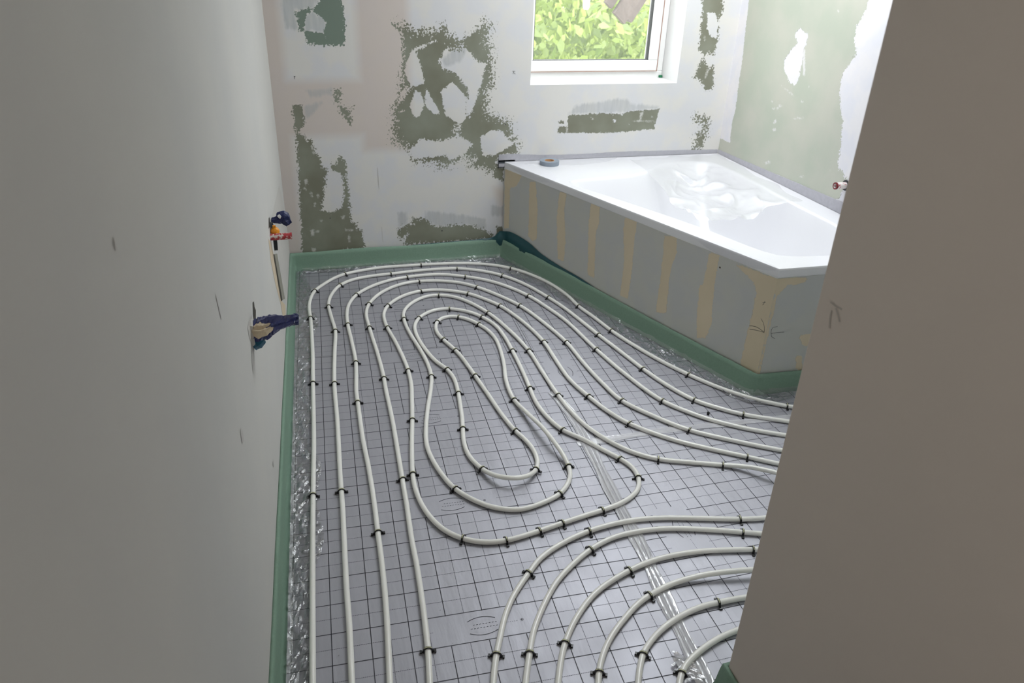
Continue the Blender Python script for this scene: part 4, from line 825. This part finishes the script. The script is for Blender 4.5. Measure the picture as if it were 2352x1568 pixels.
# snap nearest outer ring points to the real corners
for p in outer:
    k = min(range(N), key=lambda i: (ro[i] - Vector((*p, 0))).length); ro[k] = Vector((*p, 0))
def ring(base, z, s_=1.0, cx=None):
    c_ = cx or cc
    return [(c_.x + (p.x - c_.x) * s_, c_.y + (p.y - c_.y) * s_, z) for p in base]
def lerp(a, c, t_, z): return [((p.x * (1 - t_) + q.x * t_), (p.y * (1 - t_) + q.y * t_), z) for p, q in zip(a, c)]
b = MB(); c2 = Vector((2.02, 2.98, 0))
rings = [ring(ro, .505, .996), ring(ro, .503), ring(ro, .534), [(p[0], p[1], .5395) for p in ring(ro, 0, .9975)], lerp(ro, ri, .06, .540), lerp(ro, ri, .97, .540), ring(ri, .5375), ring(ri, .528, .985), ring(ri, .46, .94, c2), ring(ri, .34, .84, c2), ring(ri, .24, .74, c2), ring(ri, .185, .64, c2), ring(ri, .17, .5, c2), ring(ri, .168, .2, c2), ring(ri, .168, .02, c2)]
b.loft(rings[:4], 0, False); b.loft(rings[3:6], 0, False); b.loft(rings[5:], 0, True)
b.add(rings[-1], [tuple(range(N))])
o = kid(b, 'shell', M['tub'], tub, tl_)
b = MB(); b.tube([(2.05, 2.85, .169), (2.05, 2.85, .174)], .035, 24); kid(b, 'drain', M['sealtape'], tub, tl_)

# dust sheet over the far corner of the bath
def drape():
    b = MB(); rr = random.Random(21); nu, nv = 64, 46
    # quad patch in plan: corners chosen around the inner far corner
    from mathutils import noise as mn
    c00 = Vector((1.83, 3.90)); c10 = Vector((2.41, 3.93)); c11 = Vector((2.37, 3.06)); c01 = Vector((1.84, 3.04))
    for j in range(nv + 1):
        v = j / nv
        for i in range(nu + 1):
            u = i / nu
            p = c00 * (1 - u) * (1 - v) + c10 * u * (1 - v) + c11 * u * v + c01 * (1 - u) * v
            p += Vector((mn.noise(Vector((u * 5, v * 5, 1))), mn.noise(Vector((u * 5, v * 5, 7))))) * .05
            q = sd(p)
            sag = -min(.085, max(0, q) * .42)
            amp = min(1, max(0, q) * 7 + .04)
            r1 = 1 - abs(mn.noise(Vector((p.x * 6 + p.y * 2, p.y * 5 - p.x, 3)))) * 2.2
            r2 = 1 - abs(mn.noise(Vector((p.x * 15 - p.y * 4, p.y * 13, 9)))) * 2.2
            b.v.append((p.x, p.y, .5425 + sag + amp * (.022 * max(0, r1) ** 3 + .006 * max(0, r2) ** 2)))
    for j in range(nv):
        for i in range(nu):
            a = j * (nu + 1) + i
            b.f.append((a, a + 1, a + nu + 2, a + nu + 1)); b.mi.append(0); b.sm.append(True)
    return b
IN = np.array([(p.x, p.y) for p in inr])
def sd(p): return float(sdf(np.array([[p.x, p.y]]), IN)[0])
b = drape()
# cling film lapping over the back left corner of the rim and at the front corner
def lap(b, p0, p1, d, seed, wid=.14, drop=.035):
    rr = random.Random(seed); p0 = Vector(p0); p1 = Vector(p1); n = max(2, int((p1 - p0).length / .012)); rings = []
    for i in range(n + 1):
        t_ = i / n; p = p0 + (p1 - p0) * t_; e = math.sin(math.pi * t_) ** .6
        r = []
        for k in range(9):
            s_ = k / 8 * (wid + drop) * e
            if s_ < wid * e: q = p - Vector(d) * (wid * e - s_); z = .5415 + rr.uniform(0, .002)
            else: q = p + Vector(d) * (.002 + rr.uniform(0, .004)); z = .540 - (s_ - wid * e)
            r.append((q.x, q.y, z))
        rings.append(r)
    b.loft(rings, 0, True, closed=False)
dn_ = (pn.x, pn.y)
lap(b, (1.13, 3.94), (1.27, 3.56), dn_, 2, .10, .034); lap(b, (1.60, 2.69), (1.747, 2.292), dn_, 3, .015, .04)
lap(b, (1.17, 3.955), (1.78, 3.955), (0, 1), 5, .12, 0.0)
o = b.build('dust_sheet', M['drape']); tag(o, 'crumpled clear plastic sheet lying over the far corner of the bath', 'plastic sheet')
mod = o.modifiers.new('sub', 'SUBSURF'); mod.levels = 1; mod.render_levels = 1

# grey sealing tape on the walls above the rim
def wall_tape(name, pts, axis, label, zb=.541):
    b = MB(); rr = random.Random(5); rings = []
    P_ = catmull([Vector((*p, 0)) for p in pts], .02)
    for p in P_:
        z1 = p.y + rr.uniform(-.0008, .0008)
        f_ = (lambda d, z: (p.x, YB - d, z)) if axis == 'b' else (lambda d, z: (XR - d, p.x, z))
        rings.append([f_(.0005, zb), f_(.004, zb), f_(.004, z1), f_(.0005, z1)])
    b.loft(rings, 0, False, (True, True)); o = b.build(name, M['sealtape']); tag(o, label, 'tape', 'grey sealing tapes around the bath'); return o
wall_tape('sealing_tape', [(1.087, .5785), (1.18, .579), (1.24, .574), (1.45, .566), (1.62, .566), (1.80, .569), (2.1, .566), (2.424, .561)], 'b', 'grey fleece sealing tape on the window wall just above the bath rim')
wall_tape('sealing_tape', [(3.962, .561), (3.4, .577), (2.84, .594), (2.3, .60)], 'r', 'grey fleece sealing tape on the pale green wall above the bath rim')
b = MB(); b.box((1.085, YB - .004, .540), (1.18, YB - .001, .5485)); 
b.box((1.085, YB - .008, .508), (1.122, YB - .0005, .540)); 
o = b.build('rim_profile', [M['darkbutyl']]); tag(o, 'short dark grey profile end at the back corner of the bath', 'profile')
b = MB(); b.box((1.0875, YB - .010, .514), (1.122, YB - .008, .531)); o2 = b.build('tape_flap', M['sealtape'], o); o2['label'] = 'light grey flap'

# roll of tape
rl = empty('tape_roll', (1.348, 3.875, .5405)); tag(rl, 'roll of grey tape lying on the far end of the bath rim', 'tape roll')
def annulus(r0, r1, z0, z1, seg=48):
    b = MB(); rr_ = []
    for r, z in ((r0, z0), (r1, z0), (r1, z1), (r0, z1), (r0, z0)): rr_.append([(r * math.cos(2 * math.pi * k / seg), r * math.sin(2 * math.pi * k / seg), z) for k in range(seg)])
    for a in range(4): b.loft(rr_[a:a + 2], 0, a in (1, 3))
    return b
annulus(.0265, .053, 0, .022).build('tape', M['rollside'], rl)
annulus(.0235, .0262, 0, .0225).build('core', M['card'], rl)
annulus(.0001, .0233, 0, .004).build('core_liner', M['card'], rl)  # card disc across the bottom of the core hole
b = MB(); b.box((.0, .0515, .002), (.022, .0545, .0205)); b.build('loose_tail', M['rollside'], rl)

# ------------------------------------------------------------------ fittings on the walls
def crumpled(b, pts, rad, seed, amp=.25, seg=14, mi=0):
    rr = random.Random(seed); P_ = catmull(pts, .004); n = len(P_); rings = []
    R_ = [rad[0] + (rad[-1] - rad[0]) * 0 for _ in P_]
    ph = [rr.uniform(0, 6) for _ in range(6)]
    for i, p in enumerate(P_):
        t_ = (P_[min(i + 1, n - 1)] - P_[max(i - 1, 0)]).normalized(); a = t_.cross(Vector((0, 0, 1))).normalized(); c = a.cross(t_)
        s_ = i / (n - 1) * (len(rad) - 1); k = min(int(s_), len(rad) - 2); r0 = rad[k] + (rad[k + 1] - rad[k]) * (s_ - k)
        ring_ = []
        for q in range(seg):
            th = 2 * math.pi * q / seg
            r = r0 * (1 + amp * .6 * math.sin(3 * th + ph[0] + i * .10) + amp * .5 * math.sin(7 * th - i * .12 + ph[1]) + rr.uniform(-amp, amp) * .35)
            ring_.append(p + a * r * math.cos(th) + c * r * math.sin(th))
        rings.append(ring_)
    b.loft(rings, mi, False, (True, True))
# blue wrapped outlet
wx, wy, wz = LW['wrap']
root = empty('wrapped_pipe_stub', (wx, wy, wz)); tag(root, 'dark blue film wrapped pipe stub poking from the near plaster wall', 'pipe stub')
b = MB(); crumpled(b, [(0, 0, -.005), (.03, .002, .003), (.06, .0, .018), (.09, 0, .022), (.116, 0, .026)], [.023, .027, .023, .015, .0115], 4, .27, 18)
b.build('wrap', M['blue'], root)
b = MB(); crumpled(b, [(-.001, 0, -.028), (.012, 0, -.024), (.026, 0, -.018)], [.022, .020, .012], 6, .2); o = b.build('teal_tape', plain('teal_tape', rgb(14, 92, 120), .4), root); o['label'] = 'teal tape near the wall'
b = MB(); crumpled(b, [(.004, -.010, .012), (.022, -.018, .010), (.046, -.016, .018), (.052, -.012, .024)], [.008, .018, .012, .005], 8, .5); o = b.build('plaster_splash', M['beige'], root); o['label'] = 'dried cream plaster'
b = MB(); crumpled(b, [(.108, 0, .025), (.121, 0, .024)], [.0145, .011], 9, .35); b.build('crimped_end', M['navy'], root)
b = MB(); crumpled(b, [(-.012, 0, .0), (.006, 0, .0)], [.037, .030], 10, .18); o = b.build('plaster_collar', M['pale'], root)

# valve with amber cap, navy wrap, red plug
vx, vy, vz = LW['valve']
root = empty('water_valve', (vx, vy, vz)); tag(root, 'small valve with amber cap and navy wrapping on the far plaster wall', 'valve')
b = MB(); b.tube([(-.004, .02, -.002), (.012, .02, -.002)], [.026, .023], 24, up=Vector((0, 0, 1))); b.build('rubber_ring', M['blacksoft'], root)
b = MB()
ringsv = []
for q in range(11):
    a0 = math.pi * q / 10; r_ = .0150 * math.sin(a0) + .0002
    ringsv.append([(.017 - .017 * math.cos(a0), -.020 + r_ * math.cos(a) * 1.0, (r_ * math.sin(a)) * 1.2) for a in [2 * math.pi * k / 24 for k in range(24)]])
b.loft(ringsv, 0, True, (True, True))
b.box((.010, -.026, .017), (.021, -.014, .024)); b.build('cap', M['yellow'], root)
b = MB(); crumpled(b, [(.006, .06, .018), (.030, .065, .016), (.050, .07, .026), (.062, .07, .008), (.070, .07, -.004)], [.008, .012, .020, .018, .012], 12, .3, 12); b.build('navy_wrap', M['navy'], root)
b = MB(); crumpled(b, [(.034, .055, .030), (.042, .055, .036)], [.008, .006], 13, .3, 10); o = b.build('white_spout', M['white'], root)
px_, py_, pz_ = LW['plug']
def plug(name, loc, L, r, dirx, label):
    root = empty(name, loc); tag(root, label, 'pipe plug', None)
    b = MB(); rr_ = []
    for x_, q in ((0, r), (L - .002, r), (L, r * .96), (L, r * .66), (L - .03 if L > .04 else L * .4, r * .62)):
        rr_.append([(dirx * x_, q * math.cos(2 * math.pi * k / 28), q * math.sin(2 * math.pi * k / 28)) for k in range(28)])
    b.loft(rr_, 0, True, (True, False)); b.build('sleeve', M['red'] if dirx > 0 else M['label'], root)
    b = MB(); b.loft([[(dirx * x_, q * math.cos(2 * math.pi * k / 28), q * math.sin(2 * math.pi * k / 28)) for k in range(28)] for x_, q in ((L - .006, r * 1.0), (L - .006, r * 1.06), (L + .001, r * 1.06), (L + .001, r * .66))], 0, False); b.build('rim', M['reddark'] if dirx < 0 else M['red'], root)
    b = MB(); xx = L - .028 if L > .04 else L * .4
    b.add([(dirx * xx, r * .64 * math.cos(2 * math.pi * k / 28), r * .64 * math.sin(2 * math.pi * k / 28)) for k in range(28)], [tuple(range(28))]); b.build('bore', M['reddark'], root)
    return root
plug('pipe_plug', (px_ + .002, py_ + .06, pz_ - .021), .078, .0125, 1, 'red plaster-spattered pipe plug below the amber valve cap')
rp = plug('pipe_plug', (XR, 2.845, .672), .058, .0150, -1, 'red and white pipe plug on the pale green wall above the bath')
b = MB(); b.tube([(-.001, 0, 0), (-.004, 0, 0)], .024, 20); b.build('collar', M['blacksoft'], rp)
qx, qy, qz = LW['patchT']
b = MB(); b.box((-.001, -.03, -.045), (.012, .05, .0)); root = b.build('pipe_bracket', M['blacksoft']); root.location = (lx(2.98), 2.98, .545); tag(root, 'small dark bracket in the plaster gap under the red plug', 'bracket')

# plaster crumbs scattered on the foil
b = MB(); rr = random.Random(31)
for k in range(220):
    q = rr.random()
    if q < .6: x, y = rr.uniform(-.02, .35), rr.uniform(2.9, 3.9)
    elif q < .8: x, y = rr.uniform(-.05, .1), rr.uniform(1.3, 3.5)
    else: x, y = rr.uniform(.2, 1.3), rr.uniform(1.2, 3.5)
    s_ = rr.uniform(.0010, .0030)
    V = [Vector((rr.uniform(-s_, s_), rr.uniform(-s_, s_), 0)) + Vector((x, y, .0006)) for _ in range(3)] + [Vector((x, y, s_))]
    b.add(V, [(0, 1, 2), (0, 1, 3), (1, 2, 3), (2, 0, 3)])
o = b.build('plaster_crumbs', M['white']); tag(o, 'tiny white plaster crumbs scattered over the foil', 'debris', kind='stuff')

# ------------------------------------------------------------------ outside
b = MB(); b.box((-30, 4.6, -3.2), (40, 60, -3.0)); o = b.build('ground', M['soil']); o['kind'] = 'structure'
def leaf_cloud(center, radii, n, seed, size=(.05, .11)):
    rr = random.Random(seed); V = []; F = []; T = []
    for k in range(n):
        while True:
            p = Vector((rr.uniform(-1, 1), rr.uniform(-1, 1), rr.uniform(-1, 1)))
            if p.length < 1: break
        p = p * (.55 + .45 * rr.random()) if p.length < .5 else p
        c_ = Vector(center) + Vector((p.x * radii[0], p.y * radii[1], p.z * radii[2]))
        clump = Vector((math.sin(c_.x * 7 + 1), math.sin(c_.y * 6), math.sin(c_.z * 8))) * .06
        c_ += clump
        L = rr.uniform(*size); Wd = L * rr.uniform(.22, .34)
        d = Vector((rr.uniform(-1, 1), rr.uniform(-1, 1), rr.uniform(-1.4, .2))).normalized(); s_ = d.cross(Vector((rr.uniform(-1, 1), rr.uniform(-1, 1), rr.uniform(-1, 1)))).normalized()
        nrm = d.cross(s_)
        base = len(V)
        V += [c_, c_ + d * L * .35 + s_ * Wd, c_ + d * L * .75 + s_ * Wd * .6 + nrm * L * .05, c_ + d * L, c_ + d * L * .75 - s_ * Wd * .6 + nrm * L * .05, c_ + d * L * .35 - s_ * Wd]
        F.append(tuple(base + q for q in range(6)))
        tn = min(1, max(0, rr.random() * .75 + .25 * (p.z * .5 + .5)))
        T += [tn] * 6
    b = MB(); b.add(V, F); return b, T
def tree(name, center, radii, n, seed, label, size=(.05, .11)):
    root = empty(name, (center[0], center[1], -3.0)); tag(root, label, 'tree', 'leafy trees outside the window')
    lo = Vector(root.location)
    b, T = leaf_cloud(center, radii, n, seed, size)
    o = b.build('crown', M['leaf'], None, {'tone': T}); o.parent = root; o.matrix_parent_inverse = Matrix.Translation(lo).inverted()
    b = MB(); rr = random.Random(seed)
    b.tube([(center[0], center[1], -3), (center[0] + .05, center[1], -1), (center[0], center[1], center[2])], [.10, .07, .03], 8)
    for k in range(9):
        a = rr.uniform(0, 6.28); z0 = center[2] - radii[2] * rr.uniform(0, .8)
        b.tube([(center[0], center[1], z0), (center[0] + radii[0] * .45 * math.cos(a), center[1] + radii[1] * .45 * math.sin(a), z0 + .25), (center[0] + radii[0] * .85 * math.cos(a), center[1] + radii[1] * .85 * math.sin(a), z0 + .4)], [.022, .014, .006], 6)
    o = b.build('trunk', M['bark']); o.parent = root; o.matrix_parent_inverse = Matrix.Translation(lo).inverted()
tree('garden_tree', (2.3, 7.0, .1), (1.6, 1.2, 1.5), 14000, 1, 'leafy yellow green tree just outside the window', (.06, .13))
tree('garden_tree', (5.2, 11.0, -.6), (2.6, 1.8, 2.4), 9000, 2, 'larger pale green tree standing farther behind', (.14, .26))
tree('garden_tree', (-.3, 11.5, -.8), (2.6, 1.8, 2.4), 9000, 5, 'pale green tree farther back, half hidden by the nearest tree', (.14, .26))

# timber roof overhang seen at the top of the window
def along(b, a, c, wx_, wy_, mi=0):
    a = Vector(a); c = Vector(c); t_ = (c - a).normalized(); u = Vector((0, 1, 0)); v = t_.cross(u).normalized()
    V = []
    for p in (a, c):
        V += [p - v * wx_ / 2 - u * wy_ / 2, p + v * wx_ / 2 - u * wy_ / 2, p + v * wx_ / 2 + u * wy_ / 2, p - v * wx_ / 2 + u * wy_ / 2]
    b.add(V, [(3, 2, 1, 0), (4, 5, 6, 7), (0, 1, 5, 4), (1, 2, 6, 5), (2, 3, 7, 6), (3, 0, 4, 7)], mi)
root = empty('roof_overhang', (2.2, 4.9, 1.3)); tag(root, 'weathered grey roof timbers slanting across the top of the window view', 'roof timber')
ro_ = Vector(root.location); DR = Vector((.62, .28, .73))
for nm_, a, wv, yy in (('rafter_board', (2.100, 4.86, 1.190), .098, .05), ('rafter_board', (2.032, 4.89, 1.262), .056, .05), ('rafter_board', (1.985, 4.92, 1.318), .056, .05), ('rafter', (2.19, 5.0, 1.190), .10, .14)):
    b = MB(); a = Vector(a); along(b, a, a + DR * 1.3, wv, yy); o = b.build(nm_, M['wood']); o.parent = root; o.matrix_parent_inverse = Matrix.Translation(ro_).inverted()
b = MB(); b.tube([(1.872, 4.85, 1.24), (1.872, 4.85, 1.255), (1.872, 4.85, 1.9)], [.014, .022, .022], 16); o = b.build('downpipe', M['window_white']); tag(o, 'white downpipe end hanging beside the roof timbers', 'downpipe')

# make all closed shells face outwards
import bmesh
for o in list(C.objects):
    if o.type == 'MESH' and o.name.split('.')[0] in ('edge_insulation_strip', 'shell', 'foil_insulation_sheet', 'wrap', 'sleeve', 'cap', 'arch', 'barbed_foot', 'rafter', 'rafter_board', 'heating_pipe'):
        if o.data.users > 1 and o.name != o.data.name: continue
        bm = bmesh.new(); bm.from_mesh(o.data); bmesh.ops.recalc_face_normals(bm, faces=bm.faces); bm.to_mesh(o.data); bm.free()
